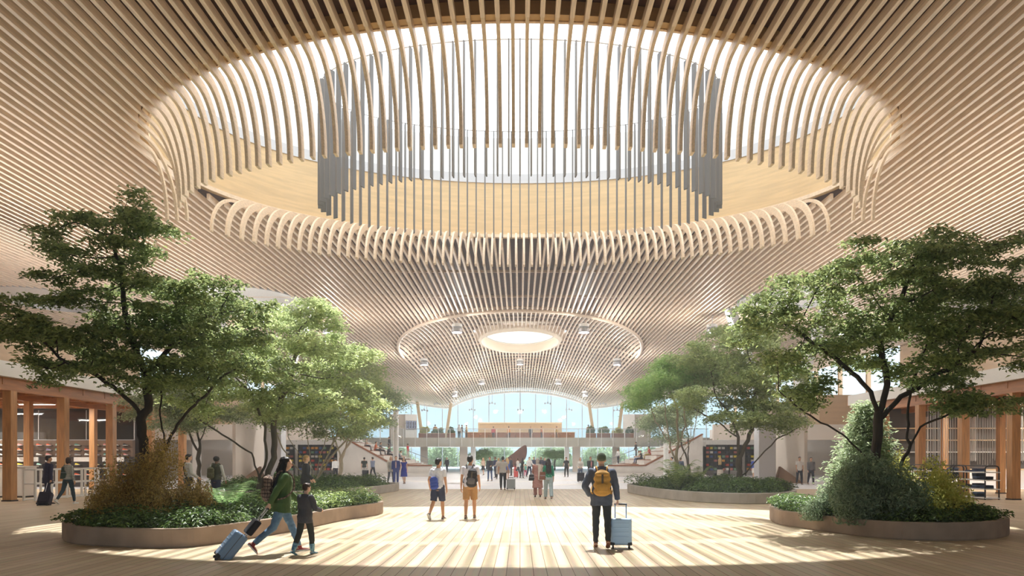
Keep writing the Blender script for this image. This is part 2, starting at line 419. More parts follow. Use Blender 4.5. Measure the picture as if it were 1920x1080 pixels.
# suspended vertical fins
blade_m = mat('fin_metal', hexc(120, 120, 121), .5, metal=0.0, spec=.3)
fins = thing('suspended_fin_sculpture', 'oval ring of tall grey metal fins hanging beneath the large skylight', 'hanging sculpture', (0, 23.3, 8.44+CH))
FA, FB, NF = 6.76, 2.9, 94
_t = np.linspace(0, 2*PI, 4001); _s = np.concatenate([[0], np.cumsum(np.hypot(np.diff(FA*np.cos(_t)), np.diff(FB*np.sin(_t))))])
for k in range(NF):
    a = float(np.interp((k+.5)/NF*_s[-1], _s, _t))
    x, y = FA*math.cos(a), FB*math.sin(a)
    nx, ny = math.cos(a)/FA, math.sin(a)/FB; an = math.atan2(ny, nx)
    M = Matrix.Translation((x, y, 0)) @ Matrix.Rotation(an, 4, 'Z')
    b = MB().box(-.095, .095, -.022, .022, 0, 4.05, M)
    b.build('fin', blade_m, fins, bevel=.006, seg=1)
rl = MB()
for z in (4.07,):
    rr = [(FA*math.cos(2*PI*k/72), FB*math.sin(2*PI*k/72), z) for k in range(73)]; rl.tube(rr, .02, 6)
for k in range(12):
    a = 2*PI*k/12; rl.tube([(FA*math.cos(a), FB*math.sin(a), 4.05), (FA*math.cos(a), FB*math.sin(a), ZT+2.0-8.44-CH)], .008, 5)
rl.build('support_rail', M_LGREY, fins)
# ------------------------------------------------------------------ inner oval of the vault and the side ovals
dz0 = float(zc(0, DOME[1]))
dm = tag(empty('window_2', (0, DOME[1], dz0)), kind='structure')
def ell2(a, b, z, n=64): return [(a*math.cos(2*PI*k/n), b*math.sin(2*PI*k/n), z) for k in range(n)]
a_, b_ = DOME[2], DOME[3]
M_DOME = mat('dome_cream', hexc(240, 226, 204), .6)
loft([ell2(a_+.5, b_+.5, .3), ell2(a_, b_, -.32), ell2(a_-.12, b_-.12, -.36), ell2(a_-.2, b_-.2, -.2), ell2(a_-.5, b_-.6, 1.2), ell2(a_+.6, b_+.7, 1.2)]).build('dome_ring', M_DOME, dm, smooth=True)
M_DIFF = bpy.data.materials.new('frosted_pane'); M_DIFF.use_nodes = True
_n, _l = M_DIFF.node_tree.nodes, M_DIFF.node_tree.links; _n.clear()
_o = _n.new('ShaderNodeOutputMaterial'); _t = _n.new('ShaderNodeBsdfTranslucent'); _t.inputs[0].default_value = (.36, .33, .29, 1); _l.new(_t.outputs[0], _o.inputs[0])
g = MB(); r_ = ell2(a_-.38, b_-.44, .55); g.add(r_, [tuple(range(64))]); g.build('pane', M_DIFF, dm)
for i, (hx, hy, a, b) in enumerate(OVALS):
    ov = tag(empty('window_%d' % (i+3), (hx, hy, HC)), kind='structure')
    loft([ell2(a, b, 0), ell2(a, b, .58), ell2(a-.08, b-.08, .58), ell2(a-.08, b-.08, 0), ell2(a, b, 0)]).build('oval_ring', M_LGREY, ov)
    g = MB(); r_ = ell2(a-.05, b-.05, .3); g.add(r_, [tuple(range(63, -1, -1))]); g.build('panel', M_WHITE, ov)
# ------------------------------------------------------------------ outer walls
M_TAN = mat('tan_wall', hexc(206, 176, 140), .65, var=.1, scale=1.0, stretch=(.3, .3, 4))
for side, sgn in (('left', -1), ('right', 1)):
    w = MB()
    x0, x1 = sorted((sgn*34.5, sgn*34.9))
    w.box(x0, x1, -34, 62, 0, 14); w.box(x0, x1, 62, 112, 0, 7.4)
    for y in np.arange(68, 112, 6): w.box(x0, x1, y-.15, y+.15, 7.4, 13)
    tag(w.build('wall_'+side, M_TAN), kind='structure')
# ================================================================== far hall: end glazing, mezzanine bridge, seating steps
def put(o, root):
    o.location = Vector(o.location)-root.location; return o
M_SIENNA = mat('sienna_wood', hexc(150, 92, 56), .5, var=.25, scale=3, stretch=(1, 5, 5))
M_PALEW = mat('pale_slat_wood', hexc(226, 198, 156), .55, var=.15, scale=4)
M_SCREEN = mat('screen', hexc(40, 48, 78), .3)
M_SCRLIT = mat('screen_text', hexc(190, 205, 235), .4, emit=.35)
M_LAMP = mat('lamp_disc', (1, .97, .9), .5, emit=9.0)
# end glazing
gw = tag(empty('window_9', (0, 110, 0)), kind='structure')
for k in range(-13, 14):
    x = k*2.5; z1 = float(zc(x, 110))+.2
    put(MB().box(x-.06, x+.06, 109.85, 110.05, 0, z1).build('mullion', M_LGREY, gw), gw)
put(MB().box(-33, 33, 109.9, 110.02, 3.95, 4.1).build('transom', M_LGREY, gw), gw)
X = np.linspace(-33, 33, 67); P = [(float(x), float(zc(x, 110))+.25) for x in X]
g = MB()
for i in range(len(P)-1):
    b = len(g.v); g.v += [(P[i][0], 110.1, 0), (P[i+1][0], 110.1, 0), (P[i+1][0], 110.1, P[i+1][1]), (P[i][0], 110.1, P[i][1])]; g.f.append((b, b+1, b+2, b+3))
put(g.build('pane', glassmat('end_glass', (.80, .91, .96), .05), gw), gw)
e_ = MB()
for i in range(len(P)-1): e_.beam((P[i][0], 109.8, P[i][1]-.3), (P[i+1][0], 109.8, P[i+1][1]-.3), .5, .35)
put(e_.build('edge_beam', M_WHITE, gw), gw)
# mezzanine slab and fascia
tag(MB().box(-23, 23, 80, 109.5, 3.35, 4.0).build('floor_mezzanine', M_WHITE), kind='structure')
tag(MB().box(-23, 23, 79.75, 79.98, 2.95, 4.03).build('trim_3', M_TAUPE), kind='structure')
br = thing('bridge_balustrade', 'long glass balustrade with thin posts along the front of the mezzanine bridge', 'balustrade', (0, 79.7, 2.95))
for k in range(-16, 17):
    put(MB().box(k*1.36-.025, k*1.36+.025, 79.62, 79.76, 2.98, 5.05).build('post', M_WHITE, br), br)
put(MB().box(-22, 22, 79.64, 79.66, 3.0, 5.02).build('glass_panel', M_GLASS2, br), br)
put(MB().box(-22, 22, 79.61, 79.70, 5.03, 5.09).build('handrail', M_LGREY, br), br)
# columns below the bridge
for i, (x, w, m) in enumerate(((-6.75, .9, M_TAUPE), (-5.6, .55, M_WHITE), (5.6, .55, M_WHITE), (6.75, .9, M_TAUPE), (-11.5, .8, M_TAUPE), (11.5, .8, M_TAUPE))):
    D = 81.5
    o = MB().box(x-w/2, x+w/2, D, D+.7, 0, 3.35).build('trim_%d' % (4+i), m, bevel=.03); tag(o, kind='structure')
# slot of lamps under the bridge edge
ls = MB().box(-5, 5, 83, 83.5, 3.28, 3.345).build('lamp_strip', M_LAMP); tag(ls, 'long bright lamp strip under the mezzanine bridge soffit', 'light')
# Y columns of the far end
def plank_leg(p0, p1, w, d): return MB().beam(p0, p1, w, d)
for i, s in enumerate((-1, 1)):
    t = thing('v_column', 'pale far V shaped column on the mezzanine, %s of the bar screen' % ('left' if s < 0 else 'right'), 'column', (s*13.5, 107, 4.0))
    for xb, xt in ((15.2, 16.1), (11.7, 10.8)):
        put(plank_leg((s*xb, 107, 4.0), (s*xt, 107, float(zc(xt, 107))+.1), .55, .45).build('leg', M_PALEW, t, bevel=.03), t)
# big Y columns beside the rear planters
for s in (-1, 1):
    t = thing('portal_column', 'massive %s Y shaped column carrying the ceiling with slanted legs' % ('left' if s < 0 else 'right'), 'column', (s*17.8, 46.5, 0))
    put(MB().prism([(s*16.1, 46.0), (s*17.25, 46.0), (s*17.25, 47.0), (s*16.1, 47.0)][::s], 0, 4.4).build('pier', M_LGREY, t, bevel=.03), t)
    sl = MB(); sl.add([(s*17.9, 48.6, 0), (s*18.75, 45.0, 0), (s*18.95, 45.0, 0), (s*18.2, 48.8, 0),
                       (s*17.7, 48.6, 4.6), (s*18.75, 45.0, 4.6), (s*18.95, 45.0, 4.6), (s*18.2, 48.8, 4.6)], [(0, 3, 2, 1), (4, 5, 6, 7), (0, 1, 5, 4), (1, 2, 6, 5), (2, 3, 7, 6), (3, 0, 4, 7)])
    put(sl.build('slab', M_TAUPE, t), t)
    bs = MB(); bs.add([(s*17.3, 45.6, 0), (s*18.7, 45.0, 0), (s*18.2, 48.4, 0), (s*17.3, 46.6, 0), (s*17.35, 45.8, 1.1), (s*17.7, 46.4, 1.1)], [(0, 3, 2, 1), (0, 1, 5, 4), (1, 2, 5), (2, 3, 4, 5), (3, 0, 4)])
    put(bs.build('plinth', mat('brown_plinth', hexc(150, 122, 98), .6), t), t)
    put(MB().box(*sorted((s*16.1, s*18.9)), 45.4, 47.2, 4.4, 5.0).build('head', M_TAUPE, t, bevel=.04), t)
    l1 = plank_leg((s*16.7, 46.3, 4.9), (s*14.2, 46.3, HC+.15), .95, .5).build('leg', M_LGREY, t, bevel=.03); put(l1, t)
    l2 = plank_leg((s*18.4, 46.3, 4.9), (s*20.7, 46.3, HC+.15), .95, .5).build('leg', M_LGREY, t, bevel=.03); put(l2, t)
    h = MB().tube([(s*14.75, 46.02, 9.9), (s*14.75, 46.06, 9.9)], .13, 14).build('port', M_DARK, t); put(h, t)
# seating steps, left and right
for s in (-1, 1):
    side = 'left' if s < 0 else 'right'
    st = thing('seating_steps', 'stepped timber topped seating rising to the mezzanine on the %s' % side, 'seating steps', (s*12, 62, 0))
    def bx(x0, x1, y0, y1, z0, z1, nm, m, bev=0): return put(MB().box(*sorted((s*x0, s*x1)), y0, y1, z0, z1).build(nm, m, st, bevel=bev), st)
    bx(7.6, 16.6, 60.3, 61.0, 0, .15, 'base_step', M_CONC); bx(7.8, 16.6, 61.0, 61.9, 0, .3, 'base_step', M_CONC)
    pl = MB(); poly = [(8, .3), (16.6, .3), (16.6, 3.78), (11.4, .95), (8, .95)]
    v0 = [(s*x, 62, z) for x, z in poly]; v1 = [(s*x, 62.4, z) for x, z in poly]; nn = len(poly)
    pl.add(v0+v1, [tuple(range(nn)), tuple(range(2*nn-1, nn-1, -1))]+[(i, nn+i, nn+(i+1) % nn, (i+1) % nn) for i in range(nn)])
    put(pl.build('side_wall', M_CONC, st), st)
    cp = MB(); cp.beam((s*8, 62.15, .99), (s*11.45, 62.15, .99), .5, .12); cp.beam((s*11.4, 62.15, .99), (s*16.6, 62.15, 3.83), .5, .12)
    put(cp.build('coping', M_SIENNA, st), st)
    for k in range(7):
        x = 8.2+1.12*k+.9; z = .62+.42*k
        bx(x, 17, 62.4, 74, max(0, z-.9), z, 'tier', M_CONC)
        if k < 7: bx(x+.1, x+.75, 63.2, 71.5, z, z+.07, 'bench_board', M_SIENNA)
    for k in range(20):
        x = 8.6+.5*k; z = .19*(k+1); bx(x, x+.9, 74.1, 78.6, max(0, z-.45), z, 'tread', M_WHITE)
    rp = MB()
    for k in range(8):
        x = 8.6+1.35*k; z = .19*((x-8.6)/.5)+.1; rp.beam((s*x, 73.9, z), (s*x, 73.9, z+1.0), .04, .04)
    rp.beam((s*8.6, 73.9, 1.1), (s*18.6, 73.9, 4.9), .06, .06); rp.beam((s*8.6, 73.9, .65), (s*18.6, 73.9, 4.45), .03, .03)
    put(rp.build('handrail', M_STEEL, st), st)
    gp = MB().add([(s*8.3, 79.0, .2), (s*18.6, 79.0, 4.0), (s*18.6, 79.0, 5.0), (s*8.3, 79.0, 1.2)], [(0, 1, 2, 3)])
    put(gp.build('glass_balustrade', M_GLASS2, st), st)
# white poles
for s, x, D, h in ((-1, -8.33, 45.8, 4.8), (1, 10.9, 51, 4.8)):
    t = thing('pole', 'slender white round pole at the foot of the %s seating steps' % ('left' if s < 0 else 'right'), 'pole', (x, D, 0))
    MB().tube([(0, 0, 0), (0, 0, h)], .19, 18).build('shaft', M_WHITE, t, smooth=False)
    MB().lathe([(.3, 0), (.3, .04), (.2, .07)], n=20).build('base_plate', M_LGREY, t)
    MB().lathe([(.2, h), (.24, h+.03), (.24, h+.12), (.05, h+.16)], n=18).build('cap', M_LGREY, t)
# mezzanine furniture
bar = thing('bar_screen', 'pale timber slat screen behind the mezzanine bar counter', 'screen', (0, 96, 4.0))
sl = MB()
for k in range(58): sl.box(-5.75+k*.2, -5.67+k*.2, 0, .12, .05, 2.5)
sl.build('slats', M_PALEW, bar)
MB().box(-5.9, 5.9, -.1, .2, 2.45, 2.65).build('top_rail', M_PALEW, bar); MB().box(-5.9, 5.9, -.06, .18, 1.35, 1.45).build('middle_rail', M_PALEW, bar)
MB().box(-5.9, 5.9, .15, .2, 0, 2.5).build('backing', mat('bar_backing', hexc(214, 186, 146), .6), bar)
ct = thing('bar_counter', 'long reddish timber bar counter on the mezzanine with a pale top', 'counter', (0, 90, 4.0))
MB().box(-7.2, 7.2, -.3, .3, 0, 1.0).build('front', M_SIENNA, ct); MB().box(-7.3, 7.3, -.4, .4, 1.0, 1.06).build('top', M_PALEW, ct)
for i in range(12):
    t = thing('bar_stool', 'small dark bar stool drawn up to the mezzanine bar counter', 'stool', (-6.4+i*1.16, 88.9, 4.0), group='stools along the mezzanine bar')
    MB().lathe([(.2, .7), (.22, .74), (.2, .78)], n=12).build('seat', M_SIENNA, t); MB().lathe([(.2, 0), (.2, .03), (.03, .05), (.03, .7)], n=10).build('pedestal', M_DARK, t)
for s in (-1, 1):
    side = 'left' if s < 0 else 'right'
    b = thing('kiosk', ('grey kiosk block with departure screens at the left end of the mezzanine' if s < 0 else 'white and taupe kiosk block at the right end of the mezzanine'), 'kiosk', (s*14.4, 84, 4.0))
    MB().box(-1.6 if s < 0 else -.9, .9 if s < 0 else 1.6, -.5, 3.5, 0, 3.0).build('body', M_TAUPE, b)
    M_ = Matrix.Translation((s*-1.05, -.4, 0)) @ Matrix.Rotation(s*-.5, 4, 'Z')
    MB().box(-.75, .75, -.08, .08, .0, 3.0, M_).build('front_panel', M_WHITE, b)
    if s < 0:
        for k in range(4):
            sc_ = MB().box(-.68+k*.34, -.38+k*.34, -.13, -.085, 1.1, 2.2, M_).build('screen', M_SCREEN, b)
            tx = MB()
            for q in range(7): tx.box(-.66+k*.34, -.42-.05*(q % 3)+k*.34, -.136, -.131, 2.08-q*.14, 2.12-q*.14, M_)
            tx.build('text_row', M_SCRLIT, sc_)
# ------------------------------------------------------------------ side galleries with shops behind the rear planters
M_SHOPW = mat('shop_white', hexc(240, 238, 234), .6)
M_SHELFD = mat('dark_shelf', hexc(52, 42, 38), .6)
for s in (-1, 1):
    side = 'left' if s < 0 else 'right'
    X0, X1 = 14.8, 34.3
    def B(x0, x1, y0, y1, z0, z1, nm, m): return tag(MB().box(*sorted((s*x0, s*x1)), y0, y1, z0, z1).build(nm, m), kind='structure')
    B(16.9, X1, 59.6, 60.0, 3.25, 4.6, 'trim_%d' % (11 if s < 0 else 12), M_TAUPE)
    B(17.2, X1, 60.0, 61.9, 3.4, 4.2, 'floor_gallery_'+side, M_SHOPW)
    B(17.2, X1, 66.0, 66.3, 0, 3.4, 'wall_shop_'+side, M_SHOPW)
    B(27.2, X1, 62, 82, 4.2, 7.4, 'wall_gallery_'+side, M_TAN)
    for k, x in enumerate((24.6, 28.2, 33)):
        B(x, x+.5, 59.8, 60.4, 0, 3.3, 'trim_%d' % ((13 if s < 0 else 18)+k), M_SHOPW)
PAL = [hexc(*c) for c in ((208, 74, 52), (228, 160, 60), (66, 92, 150), (230, 226, 218), (60, 60, 66), (120, 160, 130), (200, 120, 110), (236, 214, 70))]
MPAL = [mat('goods_%s' % nm, c, .55) for nm, c in zip(('red', 'amber', 'blue', 'white', 'black', 'green', 'rose', 'yellow'), PAL)]
bx_me = None
for s in (-1, 1):
    side = 'left' if s < 0 else 'right'
    for u, xc in enumerate((18.9, 22.7)):
        t = thing('shop_shelving', 'tall dark shelving full of shoe boxes in the far %s shop, %s unit' % (side, ('inner', 'outer')[u]), 'shelving', (s*xc, 63.5, 0))
        MB().box(-1.7, 1.7, .2, .26, .5, 2.9).build('back', M_SHELFD, t)
        for k in range(7): MB().box(-1.7, 1.7, -.15, .2, .5+k*.39, .53+k*.39).build('shelf', M_SHELFD, t)
        for x in (-1.7, -.57, .57, 1.7): MB().box(x-.02, x+.02, -.15, .2, 0, 2.9).build('upright', M_SHELFD, t)
        for k in range(6):
            for q in range(9):
                if random.random() < .12: continue
                if bx_me is None:
                    b0 = MB().box(-.12, .12, -.14, .14, 0, .2); b0.box(-.125, .125, -.145, .145, .15, .205); bx_ = b0.build('shoe_box', MPAL[0]); bx_me = bx_.data; bs_ = {}
                    o = bx_
                else:
                    o = bx_.copy(); COL.objects.link(o)
                c = random.randrange(8)
                if c not in bs_:
                    mm = bx_me.copy() if bs_ else bx_me
                    mm.materials.clear(); mm.materials.append(MPAL[c]); bs_[c] = mm
                o.data = bs_[c]
                o.location = (s*xc-1.49+q*.37+random.uniform(-.012, .012), 63.5, .531+k*.39)
                cn = ('red', 'amber', 'blue', 'white', 'black', 'green', 'rose', 'yellow')[c]
                tag(o, '%s box on the dark shelving of the far %s shop' % (cn, side), 'box', 'shoe boxes in the far %s shop' % side)
# ------------------------------------------------------------------ pendant lamps
def pendant(px, py, D, lab):
    x, y, z = at(px, py, D); zt = float(zc(x, y))
    t = thing('pendant_lamp', lab, 'lamp', (x, y, z), group='cylindrical pendant lamps')
    MB().lathe([(.36, -.34), (.38, -.3), (.38, -.06), (.36, -.03), (.30, -.03)], n=28).build('shade', M_STEEL, t)
    MB().lathe([(.0, -.3), (.34, -.3), (.34, -.335), (0, -.335)], n=28).build('lamp_disc', M_LAMP, t)
    MB().lathe([(.30, .06), (.37, .08), (.37, .26), (.30, .3), (.02, .31)], n=28).build('upper_housing', M_WHITE, t)
    r = MB()
    for k in range(3): a = 2*PI*k/3; r.tube([(.33*math.cos(a), .33*math.sin(a), -.05), (.33*math.cos(a), .33*math.sin(a), .1)], .02, 6)
    r.tube([(.02, 0, .3), (.02, 0, zt-z+.63)], .025, 6); r.build('hanger', M_LGREY, t)
    L = bpy.data.lights.new('pendant_light', 'POINT'); L.energy = 650; L.color = (1, .97, .93); L.shadow_soft_size = .3
    lo = bpy.data.objects.new('pendant_light', L); COL.objects.link(lo); lo.parent = t; lo.location = (0, 0, -.55)
for px, py, D, lab in ((857, 615, 48, 'large pendant lamp at the left front of the far vault'), (1095, 615, 48, 'large pendant lamp at the right front of the far vault'),
        (795, 678, 64.5, 'pendant lamp at the left edge of the far vault'), (1157, 678, 64.5, 'pendant lamp at the right edge of the far vault'), (975, 678, 74, 'pendant lamp right below the oval dome light, in the middle of the vault'),
        (903, 715, 86, 'pendant lamp just left of the middle, deep in the far vault'), (1047, 715, 86, 'pendant lamp just right of the middle, deep in the far vault'),
        (853, 738, 89, 'small pendant lamp low on the left flank of the far vault'), (1097, 738, 89, 'small pendant lamp low on the right flank of the far vault'),
        (1335, 616, 48, 'pendant lamp in front of the slanted leg of the right column'), (615, 616, 48, 'pendant lamp seen above the left trees'),
        (1577, 618, 49, 'pendant lamp between the right column and the right tree'), (373, 618, 49, 'pendant lamp behind the crown of the large left tree')):
    pendant(px, py, D, lab)
# little three-armed spotlights near the end glazing
for i, (px, py, D) in enumerate(((820, 757, 104), (796, 769, 104), (923, 756, 108), (885, 768, 108), (976, 768, 108), (1027, 756, 108), (1067, 768, 108), (1131, 757, 104), (1157, 769, 104))):
    x, y, z = at(px, py, D)
    t = thing('spotlight_cluster', 'small three armed spotlight cluster hanging before the end glazing, number %s from the left' % ('first second third fourth fifth sixth seventh eighth ninth'.split()[[1, 0, 3, 2, 4, 5, 6, 7, 8].index(i)]), 'spotlight', (x, y, z), group='spotlights before the end glazing')
    m = MB(); m.tube([(0, 0, 0), (0, 0, float(zc(x, y))-z+.05)], .03, 5); m.ball((0, 0, 0), .12, 8, 5); m.build('stem', M_LGREY, t)
    for k in range(3):
        a = 2*PI*k/3+.5; q = (.5*math.cos(a), .5*math.sin(a), .05*(k-1)); r = MB(); r.tube([(0, 0, 0), q], .035, 5); r.tube([(q[0], q[1], q[2]+.12), (q[0], q[1], q[2]-.16)], .1, 8)
        r.build('arm', M_LGREY, t)
# ================================================================== open shops at both sides of the near hall
M_SOFF = mat('shop_soffit', hexc(188, 122, 70), .55, var=.25, scale=2, stretch=(.6, 4, 4))
M_DGLASS = glassmat('shop_glass', (.62, .64, .66), .16)
M_SHOPDARK = mat('shop_dark', hexc(92, 84, 78), .7)
M_RACKW = mat('rack_white', hexc(236, 234, 230), .45)
DF0, DF1 = 3.0, 40.5
for s in (-1, 1):
    side = 'left' if s < 0 else 'right'
    x1 = 34.4
    def B(xa, xb, y0, y1, z0, z1, nm, m, bev=0): return tag(MB().box(*sorted((s*xa, s*xb)), y0, y1, z0, z1).build(nm, m, bevel=bev), kind='structure')
    xe = 19.7
    B(xe-.25, xe+.0, DF0, DF1, 4.78, 5.36, 'trim_%d' % (31 if s < 0 else 32), M_WHITE)
    B(xe, x1, DF0, DF1+.6, 4.80, 5.3, 'ceiling_shop_'+side, M_SOFF)
    bm_ = thing('roof_beam', 'long timber beam on posts above the %s shop front' % side, 'beam', (s*(xe+.18), 30, 4.3))
    MB().box(-.16, .16, DF0-30, DF1-30, 0, .5).build('timber', M_BEAMW, bm_)
    b2 = thing('roof_beam', 'inner timber beam under the %s shop roof' % side, 'beam', (s*(xe+3.05), 30, 4.3))
    MB().box(-.14, .14, DF0-30, DF1-30, 0, .5).build('timber', M_BEAMW, b2)
    xbs = MB()
    for k in range(23): xbs.box(*sorted((s*xe, s*x1)), 3.6+k*1.6, 3.74+k*1.6, 4.5, 4.8)
    tag(xbs.build('trim_%d' % (33 if s < 0 else 34), M_BEAMW), kind='structure')
    outer = (26.6, 29.7, 33.2, 36.7, 40.2) if s < 0 else (27.5, 30.6, 33.9, 37.2, 40.2)
    inner = (28.2, 31.6, 36.4) if s < 0 else (28.9, 32.3, 36.6)
    wd = ['first', 'second', 'third', 'fourth', 'fifth']
    for xp, lst, w, nm in ((xe+.18, outer, .34, 'outer'), (xe+3.05, inner, .28, 'inner')):
        for i, D in enumerate(lst):
            t = thing('timber_post', '%s square fir post of the %s row in the %s shop, counting from the front' % (wd[i], nm, side), 'post', (s*xp, D, 0), group='fir posts of the %s shop' % side)
            MB().box(-w/2, w/2, -w/2, w/2, 0.02, 4.3).build('shaft', M_POST, t, bevel=.012); MB().box(-w/2-.02, w/2+.02, -w/2-.02, w/2+.02, 0, .05).build('base_plate', M_DARK, t)
    # back walls
    B(22.6 if s < 0 else 20.0, x1, 40.6, 41.1, 0, 4.8, 'wall_back_'+side, M_SHOPDARK)
    if s < 0:
        B(28, x1, 40.2, 40.35, 2.75, 3.2, 'trim_35', M_SHOPW)
# glass band above the shoe wall, with thin rods
gp = thing('glass_screen', 'tall reflective glass screen above the shoe wall in the left shop', 'glass screen', (-28.2, 40.0, 2.72))
MB().box(-5.6, 5.6, -.01, .01, 0, 1.75).build('pane', M_DGLASS, gp)
fr = MB()
for k in range(9): fr.box(-5.6+k*1.4-.02, -5.6+k*1.4+.02, -.03, .03, 0, 1.75)
fr.box(-5.6, 5.6, -.03, .03, .0, .04); fr.build('frame', M_LGREY, gp)
# ------------------------------------------------------------------ shoe wall of the left shop
M_SHOEW = mat('shoe_wall', hexc(120, 96, 78), .6, var=.15, scale=2)
sw = thing('shoe_wall', 'brown display wall of the left shop fitted with small shoe shelves', 'display wall', (-28.4, 39.6, 0))
MB().box(-5.9, 5.9, .05, .3, 1.75, 2.7).build('upper_panel', M_SHOEW, sw); MB().box(-5.9, 5.9, .1, .3, 0.0, 1.75).build('lower_panel', M_SHELFD, sw)
SHX = [-5.55+.555*k for k in range(21)]; SHZ = [2.40, 2.12, 1.84, 1.27, .98, .69]
for k, x in enumerate(SHX):
    for z in SHZ: MB().box(x-.2, x+.2, -.16, .1, z-.02, z).build('shelf', M_SHELFD, sw) if (SHX.index(x)+SHZ.index(z)) % 100 < 0 else None
for z in SHZ:
    m = MB()
    for x in SHX: m.box(x-.2, x+.2, -.16, .1, z-.025, z)
    m.build('shelf_row', M_SHELFD, sw)
pr_ = MB()
for k in range(7): pr_.box(-5.8+k*1.66, -4.55+k*1.66, .02, .1, 1.47, 1.73)
pr_.build('price_strip', M_RACKW, sw)
def shoe_mesh(nm, m1, m2):
    b = MB(); P = [(-.145, .035, .10), (-.10, .042, .115), (-.04, .042, .10), (.03, .047, .075), (.09, .05, .055), (.14, .035, .04)]
    rings = []
    for x, w, h in P: rings.append([(x, -w, .022), (x, -w*.9, h*.7), (x, -w*.35, h), (x, w*.35, h), (x, w*.9, h*.7), (x, w, .022)])
    b.add([v for r in rings for v in r], [(i*6+k, i*6+k+1, i*6+7+k, i*6+6+k) for i in range(5) for k in range(5)]+[tuple(range(5, -1, -1)), tuple(30+k for k in range(6))])
    up = len(b.f)
    b.prism([(-.15, -.04), (-.03, -.043), (.09, -.054), (.15, -.035), (.165, 0), (.15, .035), (.09, .054), (-.03, .043), (-.15, .04)], 0, .026)
    me = bpy.data.meshes.new(nm); me.from_pydata(b.v, [], b.f); me.materials.append(m1); me.materials.append(m2)
    for i, p in enumerate(me.polygons): p.material_index = 0 if i < up else 1
    return me
SC_ = [('white', (240, 240, 238)), ('yellow', (226, 208, 40)), ('orange', (232, 96, 46)), ('teal', (70, 150, 140)), ('pink', (214, 130, 126)), ('grey', (120, 122, 130)), ('black', (36, 36, 40)), ('mint', (150, 205, 190)), ('purple', (110, 84, 140)), ('brown', (128, 82, 56))]
M_SOLE = mat('shoe_sole', hexc(240, 240, 236), .5)
SHM = [(n_, shoe_mesh('shoe', mat('shoe_'+n_, hexc(*c), .6), M_SOLE)) for n_, c in SC_]
rowname = ['top', 'second', 'third', 'fourth', 'fifth', 'bottom']
for j, z in enumerate(SHZ):
    for k, x in enumerate(SHX):
        if random.random() < .1: continue
        n_, me = SHM[random.choice([0, 1, 2, 3, 4, 5, 6, 7, 8, 9, 0, 7, 2])]
        o = bpy.data.objects.new('shoe', me); COL.objects.link(o); o.location = (-28.4+x, 39.53, z); o.rotation_euler = (0, 0, random.choice([.15, -.2, .3]))
        tag(o, '%s sports shoe on the %s shelf row of the left shoe wall' % (n_, rowname[j]), 'shoe', 'sports shoes on the shoe wall')
# white cabinet and low white rail of the left shop
t = thing('display_cabinet', 'white display cabinet at the left edge behind the front post', 'cabinet', (-21.6, 29.4, 0))
MB().box(-.9, .55, -.35, .35, .06, 1.3).build('body', M_RACKW, t, bevel=.015); MB().box(-.86, .5, -.3, .3, 0, .06).build('plinth', M_DARK, t); MB().box(-.95, .6, -.4, .4, 1.3, 1.34).build('top', M_RACKW, t)
rl_ = thing('display_rail', 'low white tubular display rail in front of the left shoe shop', 'rail', (-19.1, 29, 0))
for k in range(6):
    y = -2.1+k*.95
    MB().box(-.035, .035, y-.035, y+.035, 0, 1.25).build('upright', M_RACKW, rl_)
    MB().box(-.485, -.415, y-.035, y+.035, 0, 1.25).build('upright', M_RACKW, rl_)
r_ = MB()
for x in (0, -.45):
    for z in (1.22, .66, .05): r_.box(x-.03, x+.03, -2.1, 2.65, z-.03, z+.03)
for z in (1.22, .66): 
    for k in range(6): r_.box(-.45, 0, -2.13+k*.95, -2.07+k*.95, z-.025, z+.025)
r_.build('rails', M_RACKW, rl_)
# ------------------------------------------------------------------ right shop: bead curtain, jeans racks
cu = MB()
for k in range(150):
    x = 20.4+k*.062+random.uniform(-.02, .02); z0 = 1.25+random.uniform(0, .5); w = random.choice([.006, .008, .012])
    cu.box(x-w, x+w, 33.95+.25*(k % 2), 33.97+.25*(k % 2), z0, 4.32)
cu = cu.build('bead_curtain', mat('curtain_bead', hexc(190, 188, 186), .4, metal=.3)); tag(cu, 'fine hanging bead curtain across the right shop', 'curtain', kind='stuff')
t = thing('shop_counter', 'long pale counter with timber shelf at the back of the right shop', 'counter', (26.5, 38.5, 0))
MB().box(-5.5, 6, -.3, .3, 0, 1.0).build('body', M_SHOPW, t); MB().box(-5.6, 6.1, -.35, .35, 1.0, 1.06).build('top', M_PALEW, t)
t = thing('wall_shelf', 'wall shelf unit with stock high at the back of the right shop', 'shelf', (26.5, 40.3, 1.5))
for z in (.5, 1.2, 1.9): MB().box(-5.5, 6, -.3, .25, z, z+.05).build('board', M_PALEW if z > 1 else M_SHOPW, t)
for x in (-5.5, -2.6, .2, 3.1, 5.9): MB().box(x, x+.06, -.25, .25, 0, 2.6).build('upright', M_SHOPW, t)
MB().box(-5.5, 6, .22, .28, 0, 2.6).build('back_panel', M_SHOPDARK, t)
M_DENIM = [mat('denim_%d' % i, hexc(*c), .85, var=.25, scale=30) for i, c in enumerate(((62, 74, 100), (44, 52, 70), (110, 132, 165), (80, 98, 130), (36, 40, 50)))]
dn = ['indigo', 'dark', 'pale', 'mid blue', 'black']
def folded(nm, m):
    b = MB(); 
    for i, (z, w) in enumerate(((0, .0), (.022, .006), (.044, .0))): b.box(-.19+w, .19-w, -.15, .15, z, z+.02)
    return b
fold_me = []
for i in range(5):
    o = folded('folded_jeans', None).build('folded_jeans', M_DENIM[i], bevel=.009); fold_me.append(o.data); bpy.data.objects.remove(o)
